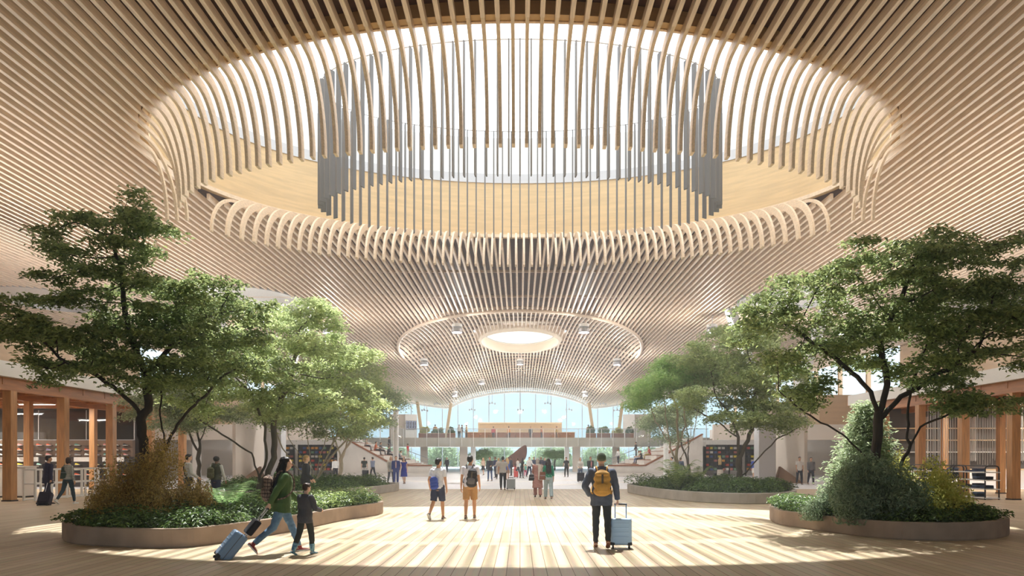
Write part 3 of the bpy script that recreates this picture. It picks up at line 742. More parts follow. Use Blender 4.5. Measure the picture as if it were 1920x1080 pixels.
for u, (yc, ry) in enumerate(((28.55, 0), (30.75, 0), (32.95, 0))):
    xr = 19.05-.0*u
    pos = ('front', 'middle', 'rear')[u]
    t = thing('clothes_rack', '%s open rack of black frame and white shelves at the right shop front' % pos, 'rack', (xr, yc, 0), group='jeans racks of the right shop')
    for y in (-1.0, 1.0):
        MB().tube([(-.28, y, 0), (-.28, y, 1.25), (-.24, y, 1.33), (-.16, y, 1.36), (.16, y, 1.36), (.24, y, 1.33), (.28, y, 1.25), (.28, y, 0)], .028, 8).build('frame', M_DARK, t)
    MB().tube([(0, -1.0, 1.36), (0, 1.0, 1.36)], .02, 8).build('top_bar', M_DARK, t)
    for z in (.06, .42, .78, 1.1): MB().box(-.3, .3, -1.06, 1.06, z-.02, z+.02).build('shelf', M_RACKW, t)
    for z in (.08, .44, .80, 1.12):
        for y in (-.68, -.2, .28, .74):
            if random.random() < .25: continue
            n_ = random.randint(2, 4) if z < 1.1 else random.randint(1, 2)
            for q in range(n_):
                c = random.randrange(5)
                o = bpy.data.objects.new('folded_jeans', fold_me[c]); COL.objects.link(o); o.location = (xr+random.uniform(-.02, .02), yc+y, z+.001+q*.066); o.rotation_euler = (0, 0, PI/2*0+random.uniform(-.06, .06))
                tag(o, '%s folded jeans stacked on the %s rack of the right shop' % (dn[c], pos), 'jeans', 'folded jeans on the racks')

# linear lamps added inside the two shops to brighten them
for s in (-1, 1):
    side = 'left' if s < 0 else 'right'
    for k, (x, y) in enumerate(((24.5, 27), (24.5, 35), (30.5, 31), (30.5, 38))):
        t = thing('added_shop_lamp', 'linear lamp under the %s shop soffit, %s' % (side, ('front', 'rear', 'outer middle', 'outer rear')[k]), 'lamp', (s*x, y, 4.42), group='lamps of the %s shop' % side)
        MB().box(-1.2, 1.2, -.08, .08, 0, .06).build('housing', M_WHITE, t); MB().box(-1.15, 1.15, -.06, .06, -.012, 0).build('lamp_disc', M_LAMP, t)
        q = MB(); q.tube([(-1, 0, .05), (-1, 0, .4)], .01, 5); q.tube([(1, 0, .05), (1, 0, .4)], .01, 5); q.build('hanger', M_LGREY, t)
        L = bpy.data.lights.new('added_shop_light', 'AREA'); L.shape = 'RECTANGLE'; L.size = 2.2; L.size_y = .12; L.energy = 160; L.color = (1, .93, .83)
        lo = bpy.data.objects.new('added_shop_light', L); COL.objects.link(lo); lo.parent = t; lo.location = (0, 0, -.05)

# unseen uplights added on the shop roofs to brighten the side ceilings
for s in (-1, 1):
    side = 'left' if s < 0 else 'right'
    for k in range(4):
        y = 18.5+6.3*k
        t = thing('added_uplight', 'linear uplight on the %s shop roof washing the slatted ceiling, %s from the front' % (side, ('first', 'second', 'third', 'fourth', 'fifth', 'sixth')[k]), 'lamp', (s*21.6, y, 5.31), group='uplights on the %s shop roof' % side)
        MB().box(-.16, .16, -2.2, 2.2, 0, .1).build('housing', M_LGREY, t, bevel=.01); MB().box(-.12, .12, -2.15, 2.15, .1, .112).build('lamp_disc', M_LAMP, t)
        L = bpy.data.lights.new('added_uplight_source', 'AREA'); L.shape = 'RECTANGLE'; L.size = .3; L.size_y = 4.2; L.energy = 270; L.color = (1, .95, .88)
        lo = bpy.data.objects.new('added_uplight_source', L); COL.objects.link(lo); lo.parent = t; lo.location = (0, 0, .2); lo.rotation_euler = (PI, s*-.35, 0)
# ================================================================== people, bags and luggage
TMP = bpy.data.scenes.new('build')
def fuse(mb, voxel, smooth=3, name='m'):
    """voxel union of overlapping shapes into one smooth continuous surface"""
    me = bpy.data.meshes.new(name); me.from_pydata([tuple(v) for v in mb.v], [], mb.f); me.update()
    o = bpy.data.objects.new(name, me); TMP.collection.objects.link(o)
    r = o.modifiers.new('r', 'REMESH'); r.mode = 'VOXEL'; r.voxel_size = voxel; r.use_smooth_shade = True
    if smooth: s = o.modifiers.new('s', 'SMOOTH'); s.factor = .5; s.iterations = smooth
    with bpy.context.temp_override(scene=TMP, view_layer=TMP.view_layers[0]):
        dg = bpy.context.evaluated_depsgraph_get(); dg.update()
    out = bpy.data.meshes.new_from_object(o.evaluated_get(dg)); out.name = name
    bpy.data.objects.remove(o); bpy.data.meshes.remove(me)
    out.materials.clear(); return out
def rough_cloth(me, amp, freq, seed):
    """gentle folds in cloth, along the surface normal"""
    n = len(me.vertices); co = np.empty(n*3, np.float32); no = np.empty(n*3, np.float32)
    me.vertices.foreach_get('co', co); me.vertices.foreach_get('normal', no); co = co.reshape(-1, 3); no = no.reshape(-1, 3)
    r = np.random.default_rng(seed); d = np.zeros(n)
    for k in range(5):
        w = r.normal(0, freq, 3)*(1, 1, 1.3); d += np.sin(co@w+r.uniform(0, 6))*r.uniform(.4, 1)
    co += no*(amp*d/2.2)[:, None]; me.vertices.foreach_set('co', co.ravel()); me.update()
SKIN = {'light': hexc(232, 190, 164), 'tan': hexc(206, 156, 122), 'brown': hexc(150, 104, 76), 'dark': hexc(96, 64, 48)}
def cmat(c, rough=.85):
    k = 'cloth_%d_%d_%d' % tuple(c); return mat(k, hexc(*c), rough, var=.12, scale=25)
def hairmat(c):
    k = 'hair_%d_%d_%d' % tuple(c); return mat(k, hexc(*c), .5, var=.4, scale=10, stretch=(6, 6, .6))
def V3(*a): return np.array(a, float)
def person(label, x, y, H=1.74, rz=0.0, z=0.0, sex='m', skin='light', top=('tee', (230, 230, 235)), bottom=('trousers', (40, 42, 50)), shoes=(40, 36, 34), hair=('short', (32, 26, 24)),
           legs=((14, 6), (-12, 16)), arms=((-10, 6, 12), (12, 6, 16)), lean=2, head=(0, 0), group=None, vox=.016, fingers=None, sit=None, grip=(0, 0), undershirt=None, collar=None, seed=0):
    """legs ((hip, knee) left, right), arms ((flex, abduction, elbow[, inward]) left, right) in degrees; the figure faces +Y"""
    s = H/1.75; fe = sex == 'f'; R = math.radians
    if fingers is None: fingers = vox < .0125
    root = thing('person', label, 'person', (x, y, z), R(rz), group=group)
    hipz = 0.0; hw = .088; sw = .165 if fe else .19
    La = {}
    for i, sd in enumerate((-1, 1)):
        h, k = legs[i][0], legs[i][1]; ab = legs[i][2] if len(legs[i]) > 2 else 2
        hip = V3(sd*hw, 0, 0); d1 = V3(sd*math.sin(R(ab)), math.sin(R(h)), -math.cos(R(h))); kn = hip+d1*.43
        a2 = h-k; d2 = V3(0, math.sin(R(a2)), -math.cos(R(a2))); an = kn+d2*.42
        La[i] = (hip, kn, an, a2)
    low = min(La[0][2][2], La[1][2][2])
    if sit is None: hz = .085-low
    else: hz = sit/s+.10
    up = V3(0, 0, hz)
    La = {i: (a+up, b+up, c+up, q) for i, (a, b, c, q) in La.items()}
    ln = R(lean); cl, sl = math.cos(ln), math.sin(ln)
    def T(p): p = np.asarray(p, float); return V3(p[0], p[1]*cl+p[2]*sl, -p[1]*sl+p[2]*cl)+up      # torso frame, origin at the hips
    wst = .86 if fe else 1.0
    PROF = [(-.13, .10, .08, 0), (-.09, .150, .108, -.005), (0, .172 if fe else .165, .118, -.01), (.08, .155*(.95 if fe else 1), .108, 0), (.17, .135*wst, .095, .005), (.27, .150*wst, .105, .008), (.37, .165*(.95 if fe else 1), .118 if fe else .112, .006), (.45, .160*(.93 if fe else 1), .098, 0), (.50, .115, .07, -.005), (.54, .06, .055, -.002), (.58, .05, .05, .002)]
    def torso(mb, d, z0, z1, flare=0, n=18):
        pr = [p for p in PROF if z0 < p[0] < z1]
        it = lambda zz: [float(np.interp(zz, [p[0] for p in PROF], [p[j] for p in PROF])) for j in (1, 2, 3)]
        pr = [(z0, *it(z0))]+pr+[(z1, *it(z1))]; rings = []
        for zz, rx, ry, yo in pr:
            f = d+flare*max(0, min(1, (.25-zz)/.35))
            rings.append([T((( rx+f)*math.cos(2*PI*k/n), yo+(ry+f)*math.sin(2*PI*k/n), zz))*s for k in range(n)])
        mb.add([v for q in rings for v in q], [(i*n+k, i*n+(k+1) % n, (i+1)*n+(k+1) % n, (i+1)*n+k) for i in range(len(rings)-1) for k in range(n)]+[tuple(range(n-1, -1, -1)), tuple((len(rings)-1)*n+k for k in range(n))])
    Ar = {}
    for i, sd in enumerate((-1, 1)):
        fl, ab, el = arms[i][:3]; inn = arms[i][3] if len(arms[i]) > 3 else 0
        shp = T((sd*sw, -.005, .455)); d1 = V3(sd*math.sin(R(ab)), math.sin(R(fl))*math.cos(R(ab)), -math.cos(R(fl))*math.cos(R(ab))); eb = shp+d1*.285
        a2 = fl+el; d2 = V3(sd*math.sin(R(ab*.5-inn)), math.sin(R(a2))*math.cos(R(ab*.5-inn)), -math.cos(R(a2))*math.cos(R(ab*.5-inn))); wr = eb+d2*.245
        Ar[i] = (shp, eb, wr, d2, sd)
    def seg(mb, p0, p1, r0, r1, n=12, ball=True, ball1=False):
        mb.tube([p0*s, (p0*.5+p1*.5)*s, p1*s], [r0*s, (r0+r1)*.5*s, r1*s], n)
        if ball: mb.ball(p0*s, r0*s*.99, n, 8)
        if ball1: mb.ball(p1*s, r1*s*.99, n, 8)
    b = MB(); torso(b, 0, -.12, .57)
    for i in (0, 1):
        hip, kn, an, a2 = La[i]
        seg(b, hip, kn, .088 if fe else .086, .054); d = an-kn; seg(b, kn, kn+d*.35, .053, .055); seg(b, kn+d*.35, an, .055, .036, ball1=True)
        fp = legs[i][3] if len(legs[i]) > 3 else max(-55, min(10, a2 if an[2] > .12 else 0)) if sit is None else 0
        fd = V3(0, math.cos(R(fp)), math.sin(R(fp))); dn = V3(0, math.sin(R(fp)), -math.cos(R(fp)))
        seg(b, an+dn*.04-fd*.03, an+dn*.055+fd*.12, .036, .026, ball1=True)
        shp, eb, wr, d2, sd = Ar[i]
        seg(b, shp, eb, .05 if not fe else .043, .038 if not fe else .033); seg(b, eb, wr, .038 if not fe else .033, .026, ball1=True)
        n0 = V3(-sd, 0, 0); n0 = n0-d2*np.dot(n0, d2); n0 /= np.linalg.norm(n0); sv = np.cross(d2, n0)
        if sv[1] < 0: sv = -sv
        P = [wr+d2*t for t in (.0, .03, .06, .09)]
        rows = []
        for p, w, tk in zip(P, (.024, .034, .040, .038), (.018, .017, .016, .012)):
            rows.append([(p+sv*w*math.cos(2*PI*k/10)+n0*tk*math.sin(2*PI*k/10))*s for k in range(10)])
        b.add([v for q in rows for v in q], [(q*10+k, q*10+(k+1) % 10, (q+1)*10+(k+1) % 10, (q+1)*10+k) for q in range(3) for k in range(10)]+[tuple(range(9, -1, -1)), tuple(30+k for k in range(10))])
        g = grip[i]; rf = max(.0085, vox*.62)
        offs = (-.030, -.010, .010, .029) if fingers else (-.022, .0, .022)
        for q, of in enumerate(offs):
            L = ((.062, .078, .082, .072) if fingers else (.07, .08, .075))[q]; p0 = wr+d2*.082+sv*of; c0 = R(18+62*g+6*q*(1-g)); c1 = R(45+115*g)
            p1 = p0+(d2*math.cos(c0)+n0*math.sin(c0))*L*.5; p2 = p1+(d2*math.cos(c1)+n0*math.sin(c1))*L*.5
            b.tube([p0*s, p1*s, p2*s], [rf*s*1.05, rf*s, rf*.85*s], 8); b.ball(p2*s, rf*.85*s, 8, 6); b.ball(p1*s, rf*s, 8, 6)
        t0 = wr+d2*.03+sv*.026; t1 = t0+(d2*.6+sv*.55+n0*.35)*.042; t2 = t1+(d2*.75+sv*(.1-.4*g)+n0*(.4+.5*g))*.034
        b.tube([t0*s, t1*s, t2*s], [rf*1.3*s, rf*1.1*s, rf*.9*s], 8); b.ball(t2*s, rf*.9*s, 8, 6); b.ball(t1*s, rf*1.1*s, 8, 6)
    # head, turned by yaw and pitch about the top of the neck
    hc = T((0, .012, .575)); ya, pi_ = R(head[0]), R(head[1])
    HM = Matrix.Translation(hc*s) @ Matrix.Rotation(ya, 4, 'Z') @ Matrix.Rotation(-pi_, 4, 'X')
    def hp(*p): return HM @ Vector(tuple(np.array(p)*s))
    def hball(mb, c, r, n=16, m=11):
        q = MB().ball((0, 0, 0), tuple(np.array(r)*s), n, m); mb.add([HM @ (Vector(v)+Vector(np.array(c)*s)) for v in q.v], q.f)
    b.tube([T((0, -.005, .50))*s, T((0, 0, .56))*s, hp(0, .0, .03)], [.056*s, .050*s, .050*s], 12)
    hball(b, (0, .0, .125), (.074, .093, .105)); hball(b, (0, .035, .07), (.058, .058, .066)); hball(b, (0, .048, .045), (.042, .04, .032))
    hball(b, (0, .094, .088), (.012, .018, .022), 8, 6); hball(b, (0, .082, .128), (.05, .018, .02), 10, 6); hball(b, (0, .082, .06), (.024, .016, .012), 8, 6)
    for sd in (-1, 1): hball(b, (sd*.077, -.005, .10), (.011, .021, .031), 8, 7)
    me = fuse(b, vox if vox < .012 else vox*.9, 2, 'body')
    sk = mat('skin_'+skin, SKIN[skin], .55, var=.08, scale=12)
    link('body', me, sk, root)
    if vox < .02:
        ey = MB(); mo = MB()
        for sd in (-1, 1): hball(ey, (sd*.031, .087, .108), (.010, .007, .007), 8, 6)
        ey.build('eyes', mat('eye_dark', hexc(40, 30, 28), .3), root); hball(mo, (0, .094, .059), (.021, .005, .006), 8, 6); mo.build('mouth', mat('lip', hexc(170, 96, 90), .5), root)
    # ---------------------------------------------------------------- clothes
    cv = vox if vox < .012 else vox*.95
    def cloth(nm, mb, m, amp=.004, fr=26, sm_=2):
        me = fuse(mb, cv, sm_, nm); rough_cloth(me, amp*s, fr, seed+len(nm)); return link(nm, me, m, root)
    kind, col = top[0], top[1]; tm = top[2] if len(top) > 2 else cmat(col)
    d = {'tee': .016, 'shirt': .018, 'jacket': .034, 'suit': .026, 'coat': .032, 'vest': .028, 'dress': .014, 'blouse': .02, 'tank': .012}[kind]
    z0 = {'tee': -.06, 'shirt': -.02, 'jacket': -.13, 'suit': -.16, 'coat': -.12, 'vest': -.02, 'dress': -.12, 'blouse': -.02, 'tank': 0.02}[kind]
    m = MB(); torso(m, d, max(z0, -.125), .525 if kind not in ('tank', 'dress') else .48, flare=.012 if kind in ('jacket', 'tee', 'suit') else 0)
    if kind in ('suit', 'jacket'):                      # skirt of the jacket below the hips
        n = 18; r0 = [T(((.158+d+.012)*math.cos(2*PI*k/n), (.112+d+.012)*math.sin(2*PI*k/n), -.08))*s for k in range(n)]; r1 = [T(((.17+d)*math.cos(2*PI*k/n), (.118+d+.01)*math.sin(2*PI*k/n), z0-.03))*s for k in range(n)]
        m.add(r1+r0, [(k, (k+1) % n, n+(k+1) % n, n+k) for k in range(n)]+[tuple(range(n-1, -1, -1)), tuple(n+k for k in range(n))])
    sl_ = {'tee': .62, 'shirt': 2, 'jacket': 2, 'suit': 2, 'coat': 2, 'vest': 0, 'dress': .25, 'blouse': 1.5, 'tank': 0}[kind]
    for i in (0, 1):
        shp, eb, wr, d2, sd = Ar[i]; ra = (.05 if not fe else .044)+d*.75
        if sl_ <= 0: continue
        if sl_ <= 1: seg(m, shp, shp+(eb-shp)*sl_, ra, ra*.97)
        else:
            seg(m, shp, eb, ra, ra*.84); seg(m, eb, eb+(wr-eb)*min(1, sl_-1)*.98, ra*.84, ra*.66)
    if kind in ('coat', 'dress'):
        zl = {'coat': .42, 'dress': .46}[kind]; n = 20; mid = (La[0][1]+La[1][1])/2; fl = .10 if kind == 'dress' else .09
        prs = [(0, .172+d, .122+d, up), (.5, .185+d, .15+d, up*.5+(up-V3(0, 0, .25))*.5), (1, .19+fl*.4, .16+fl*.35, None)]
        c1 = V3(mid[0], mid[1]*.8, zl); rings = []
        for t in (0, .35, .7, 1.0):
            c = up*(1-t)+c1*t; rx = .172+d+(fl*.35)*t+abs(La[0][1][1]-La[1][1][1])*0*t; ry = .118+d+.02*t+abs(La[0][1][1]-La[1][1][1])*.42*t
            rings.append([(c+V3(rx*math.cos(2*PI*k/n), ry*math.sin(2*PI*k/n), 0))*s for k in range(n)])
        m.add([v for q in rings for v in q], [(i*n+k, (i+1)*n+k, (i+1)*n+(k+1) % n, i*n+(k+1) % n) for i in range(3) for k in range(n)]+[tuple(range(n)), tuple(3*n+k for k in range(n-1, -1, -1))])
    cloth({'tee': 'tee_shirt', 'shirt': 'shirt', 'jacket': 'jacket', 'suit': 'suit_jacket', 'coat': 'coat', 'vest': 'vest', 'dress': 'dress', 'blouse': 'blouse', 'tank': 'tank_top'}[kind], m, tm, .005 if kind in ('jacket', 'coat') else .0035)
    if undershirt is not None:
        m = MB(); torso(m, d*.5, 0, .53); 
        if kind == 'vest':
            for i in (0, 1):
                shp, eb, wr, d2, sd = Ar[i]; seg(m, shp, eb, .058, .05); seg(m, eb, wr, .05, .038)
        link('undershirt', fuse(m, cv, 2, 'undershirt'), cmat(undershirt), root)
        if kind in ('jacket', 'suit'):
            m = MB(); ft = MB()
            q = [T((dx, .118+d+.012-.02*abs(zz-.3), zz))*s for zz, dx in ((.47, -.035), (.3, -.045), (.06, -.03), (.06, .03), (.3, .045), (.47, .035))]
            ft.add(q+[p+V3(0, -.06, 0)*s for p in q], [tuple(range(6)), tuple(range(11, 5, -1))]+[(k, 6+k, 6+(k+1) % 6, (k+1) % 6) for k in range(6)])
            ft.build('shirt_front', cmat(undershirt), root)
    if collar is not None:                              # hood or collar roll behind the neck
        m = MB()
        pts = [T((.085*math.sin(a), -.012-.085*math.cos(a), .515+.012*math.cos(a)))*s for a in np.linspace(-2.1, 2.1, 15)]
        m.tube(pts, [.03*s*(1 if collar == 'hood' else .6)*(.7+.5*math.cos(a*.6)) for a in np.linspace(-2.1, 2.1, 15)], 10)
        if collar == 'hood': m.ball(T((0, -.125, .46))*s, (.1*s, .05*s, .085*s), 14, 9)
        link('hood' if collar == 'hood' else 'collar', fuse(m, cv, 2, 'hood'), tm, root)
    kind, col = bottom[0], bottom[1]; bmm = bottom[2] if len(bottom) > 2 else cmat(col)
    if kind != 'none':
        m = MB(); dd = {'trousers': .016, 'jeans': .010, 'shorts': .026, 'wide': .03, 'skirt': .015}[kind]
        if kind == 'skirt':
            n = 20; rings = []; mid = (La[0][1]+La[1][1])/2
            for t, rx, ry in ((-.12, .150, .112), (0, .185, .135), (.5, .2, .15), (1, .205, .16+abs(La[0][1][1]-La[1][1][1])*.25)):
                c = up*(1-t)+V3(mid[0], mid[1]*.7, hz-.40)*t; rings.append([(c+V3(rx*math.cos(2*PI*k/n), ry*math.sin(2*PI*k/n), 0))*s for k in range(n)])
            m.add([v for q in rings for v in q], [(i*n+k, (i+1)*n+k, (i+1)*n+(k+1) % n, i*n+(k+1) % n) for i in range(3) for k in range(n)]+[tuple(range(n)), tuple(3*n+k for k in range(n-1, -1, -1))])
        else:
            torso(m, dd*.7, -.11, .09)
            for i in (0, 1):
                hip, kn, an, a2 = La[i]; r0 = .09+dd*.8; r1 = .056+dd
                if kind == 'shorts': seg(m, hip, hip+(kn-hip)*.95, r0, r1+.016)
                else:
                    r2 = {'trousers': .05, 'jeans': .046, 'wide': .078}[kind]
                    seg(m, hip, kn, r0, r1); seg(m, kn, kn+(an-kn)*.4, r1, r1*.97 if kind != 'jeans' else .062); seg(m, kn+(an-kn)*.4, kn+(an-kn)*.97, r1*.97 if kind != 'jeans' else .062, r2, ball=False)
        cloth({'trousers': 'trousers', 'jeans': 'jeans', 'shorts': 'shorts', 'wide': 'wide_trousers', 'skirt': 'skirt'}[kind], m, bmm, .0045)
    bt = isinstance(shoes[0], str); scol = shoes[1] if bt else shoes
    for i in (0, 1):
        hip, kn, an, a2 = La[i]; m = MB()
        fp = legs[i][3] if len(legs[i]) > 3 else max(-55, min(10, a2 if an[2] > .12 else 0)) if sit is None else 0
        fd = V3(0, math.cos(R(fp)), math.sin(R(fp))); dn = V3(0, math.sin(R(fp)), -math.cos(R(fp))); sv = V3(1, 0, 0)
        rings = []
        for t, w, h, o in ((-.065, .028, .045, 0), (-.045, .038, .062, 0), (.02, .041, .07, 0), (.09, .046, .046, 0), (.14, .044, .035, 0), (.175, .026, .026, 0)):
            c = an+fd*t; zb = dn*.082
            rings.append([(c+zb+sv*w*math.cos(2*PI*k/12)*(1 if math.sin(2*PI*k/12) < .3 else .85)-dn*h*(1+math.sin(2*PI*k/12))*.5)*s for k in range(12)])
        m.add([v for q in rings for v in q], [(q*12+k, q*12+(k+1) % 12, (q+1)*12+(k+1) % 12, (q+1)*12+k) for q in range(5) for k in range(12)]+[tuple(range(11, -1, -1)), tuple(60+k for k in range(12))])
        if bt and shoes[0] == 'boots': seg(m, an-(an-kn)*.32 if False else an+(kn-an)*.42, an, .072, .054, ball=False, ball1=True)
        else: m.ball((an+dn*.01)*s, .043*s, 12, 8)
        so = link('boot' if bt and shoes[0] == 'boots' else 'shoe', fuse(m, min(cv, .012), 1, 'shoe'), shoes[2] if bt and len(shoes) > 2 else cmat(scol, .6), root)
        if bt and shoes[0] == 'trainers':
            q = MB(); pl = [(an+fd*t+sv*w+dn*.084) for t, w in ((-.07, 0), (-.05, .035), (.03, .038), (.1, .047), (.15, .042), (.18, 0), (.15, -.042), (.1, -.047), (.03, -.038), (-.05, -.035))]
            q.add([p*s for p in pl]+[(p-dn*.022)*s for p in pl], [tuple(range(9, -1, -1)), tuple(range(10, 20))]+[(k, (k+1) % 10, 10+(k+1) % 10, 10+k) for k in range(10)]); q.build('sole', cmat((236, 236, 232), .6), so)
    # ---------------------------------------------------------------- hair and hats
    st, hcol = hair[0], hair[1]; m = MB(); hm = hairmat(hcol)
    if st == 'beanie':
        hball(m, (0, -.012, .155), (.085, .1, .085)); hball(m, (0, -.03, .12), (.084, .085, .05)); nm = 'knit_hat'; hm = cmat(hcol, .95)
    elif st == 'round': hball(m, (0, -.02, .14), (.105, .112, .10)); nm = 'hair'
    else:
        hball(m, (0, -.018, .150), (.083, .096, .088)); hball(m, (0, -.042, .11), (.079, .068, .075)); nm = 'hair'
        if st == 'short': hball(m, (0, .04, .20), (.06, .05, .025))
        if st in ('long', 'verylong'):
            Lh = .26 if st == 'long' else .40
            pts = [HM @ Vector((0, -.05*s, .12*s))]; 
            e = T((0, -.155, .44-Lh+.12))*s
            for t in (.35, .7, 1): pts.append(pts[0].lerp(Vector(e), t)+Vector((0, -.02*math.sin(PI*t), 0)))
            for ox, rr in ((-.045, .05), (0, .062), (.045, .05)):
                m.tube([p+Vector((ox*s*(1+.3*k), 0, 0)) for k, p in enumerate(pts)], [rr*s, rr*s*1.05, rr*s*.95, rr*s*.45], 10); m.ball(pts[-1]+Vector((ox*s*1.9, 0, 0)), rr*s*.45, 8, 6)
            for sd in (-1, 1):
                a0 = HM @ Vector((sd*.075*s, -.01*s, .12*s)); a1 = Vector(T((sd*.10, -.02, .46))*s); m.tube([a0, a0.lerp(a1, .5)+Vector((sd*.01, -.01, 0)), a1], [.03*s, .034*s, .016*s], 8)
        if st == 'bun': hball(m, (0, -.12, .17), (.045, .045, .045))
        if st == 'bob':
            for sd in (-1, 1): hball(m, (sd*.066, -.01, .075), (.028, .06, .075))
            hball(m, (0, -.065, .06), (.07, .04, .075))
        if st == 'scarf':
            hball(m, (0, -.03, .04), (.085, .085, .08)); m.tube([T((0, -.01, .46))*s, T((0, .0, .55))*s], [.13*s, .085*s], 14); nm = 'head_scarf'; hm = cmat(hcol)
    me = fuse(m, min(cv, .013), 2, nm)
    if st not in ('beanie', 'scarf'): rough_cloth(me, .004, 60, seed+3)
    link(nm, me, hm, root)
    root['_dummy'] = 0; del root['_dummy']
    info = dict(root=root, s=s, T=lambda p: root.matrix_basis @ Vector(T(p)*s), hand=[root.matrix_basis @ Vector((Ar[i][2]+Ar[i][3]*.085)*s) for i in (0, 1)], rz=R(rz), Tl=lambda p: Vector(T(p)*s), Ar=Ar)
    return info
# ------------------------------------------------------------------ luggage
def suitcase(label, c, w=.40, h=.58, dpt=.25, col=(150, 170, 190), rz=0, tilt=0, handle=.42, mname=None, hcol=None, ribs=4, tilt_axis='X', soft=False):
    """stands on its wheels at c; tilt (degrees) leans it about its wheel axle towards local -Y"""
    t = thing('suitcase', label, 'suitcase', c, math.radians(rz))
    Mt = Matrix.Translation((0, -dpt*.4, .03)) @ Matrix.Rotation(math.radians(tilt), 4, tilt_axis) @ Matrix.Translation((0, dpt*.4, -.03))
    body = mat('case_%d_%d_%d' % tuple(col), hexc(*col), .32 if not soft else .85); dk = M_DARK
    def part(mb, nm, m, bev=0, seg=2): mb.v = [tuple(Mt @ Vector(v)) for v in mb.v]; return mb.build(nm, m, t, bevel=bev, seg=seg, smooth=False)
    part(MB().box(-w/2, w/2, -dpt/2, dpt/2, .07, .07+h), 'shell', body, .045, 4)
    if not soft:
        for k in range(ribs):
            z = .07+h*(.3+.5*k/max(1, ribs-1)); r = MB(); r.box(-w*.36, w*.36, -dpt/2-.006, -dpt/2+.01, z-.012, z+.012); r.box(-w*.36, w*.36, dpt/2-.01, dpt/2+.006, z-.012, z+.012); part(r, 'rib', body, .004, 1)
    else:
        part(MB().box(-w*.38, w*.38, -dpt/2-.035, -dpt/2+.01, .13, .07+h*.55), 'pocket', body, .02)
    part(MB().box(-w/2-.002, w/2+.002, -.008, .008, .075, .068+h), 'zip_band', mat('case_band', hexc(90, 94, 100), .5), .004, 1)
    cg = MB()
    for sx in (-1, 1):
        for sy in (-1, 1): cg.cbox((sx*(w/2-.04), sy*(dpt/2-.035), .095), (.085, .075, .06))
    part(cg, 'corner_guards', dk, .015)
    for sx in (-1, 1):
        for sy in (-1, 1):
            q = MB(); x, y = sx*(w/2-.05), sy*(dpt/2-.05); q.tube([(x-.016, y, .03), (x+.016, y, .03)], .03, 12); part(q, 'wheel', dk)
            q = MB(); q.box(x-.012, x+.012, y-.014, y+.014, .04, .09); part(q, 'caster', mat('caster_grey', hexc(80, 80, 84), .5))
    if handle:
        q = MB(); hz = .07+h+handle
        for sx in (-1, 1): q.tube([(sx*w*.26, dpt*.32, .06+h), (sx*w*.26, dpt*.32, hz)], .011, 8)
        part(q, 'telescopic_rods', mat('rod_%d_%d_%d' % tuple(hcol or (190, 192, 198)), hexc(*(hcol or (190, 192, 198))), .35, metal=.3))
        q = MB(); q.tube([(-w*.3, dpt*.32, hz), (w*.3, dpt*.32, hz)], .017, 10); part(q, 'grip', dk)
    t['_h'] = 0; del t['_h']
    return t, Mt
def backpack(label, P, size, col, m=None, pocket=True, pcol=None, roll=0, off=(0, 0), flap=True, straps=True, zc_=.25, vox=.011, name='backpack'):
    """bag on the back of person P; size (w, d, h); sits on the torso frame"""
    s = P['s']; w, d, h = size; root = thing(name, label, 'bag' if name != 'backpack' else 'backpack', P['root'].location, P['rz'])
    m = m or cmat(col, .75); y0 = -.165-d/2+off[1]
    def tb(mb): 
        mb.v = [tuple(P['Tl'](V3(*(Matrix.Rotation(math.radians(roll), 3, 'Y') @ Vector((v[0], 0, v[2]-zc_))+Vector((off[0], v[1], zc_))))/1.0)) for v in mb.v]; return mb
    b = MB()
    for zz, k in ((zc_-h*.34, 1.0), (zc_-h*.08, 1.02), (zc_+h*.16, .95), (zc_+h*.34, .78)): b.ball((0, y0, zz), (w*.5*k, d*.5*k, h*.2), 16, 9)
    b.box(-w*.40, w*.40, y0-d*.3, y0+d*.36, zc_-h*.42, zc_+h*.36)
    me = fuse(tb(b), vox, 4, 'pack'); rough_cloth(me, .004, 30, 5); link('pack', me, m, root)
    if pocket:
        b = MB(); b.ball((0, y0-d*.42, zc_-h*.18), (w*.36, d*.24, h*.2), 14, 9); b.box(-w*.32, w*.32, y0-d*.58, y0-d*.3, zc_-h*.34, zc_-h*.04)
        link('pocket', fuse(tb(b), vox, 4, 'pocket'), cmat(pcol, .75) if pcol else m, root)
    if flap:
        b = MB(); b.ball((0, y0-d*.12, zc_+h*.36), (w*.42, d*.46, h*.12), 14, 9); link('flap', fuse(tb(b), vox, 3, 'flap'), m, root)
        b = MB(); b.box(-.018, .018, y0-d*.64, y0-d*.5, zc_-h*.02, zc_+h*.34); tb(b).build('buckle_strap', cmat((96, 84, 70), .7), root)
    b = MB(); b.tube([(-.03, y0+d*.2, zc_+h*.43), (-.02, y0+d*.2, zc_+h*.5), (.02, y0+d*.2, zc_+h*.5), (.03, y0+d*.2, zc_+h*.43)], .008, 6); tb(b).build('haul_loop', cmat((60, 54, 48), .8), root)
    if straps:
        for sd in (-1, 1):
            b = MB(); pts = [(sd*.07, -.16, .44), (sd*.095, -.10, .535), (sd*.10, 0, .55), (sd*.105, .1, .50), (sd*.115, .155, .38), (sd*.14, .15, .25), (sd*.19, .04, .12), (sd*.17, -.1, .06)]
            c = catmull(pts, 5, closed=False); b.tube([P['Tl'](V3(*p)) for p in c], .017, 6); b.build('strap', m, root)
    return root
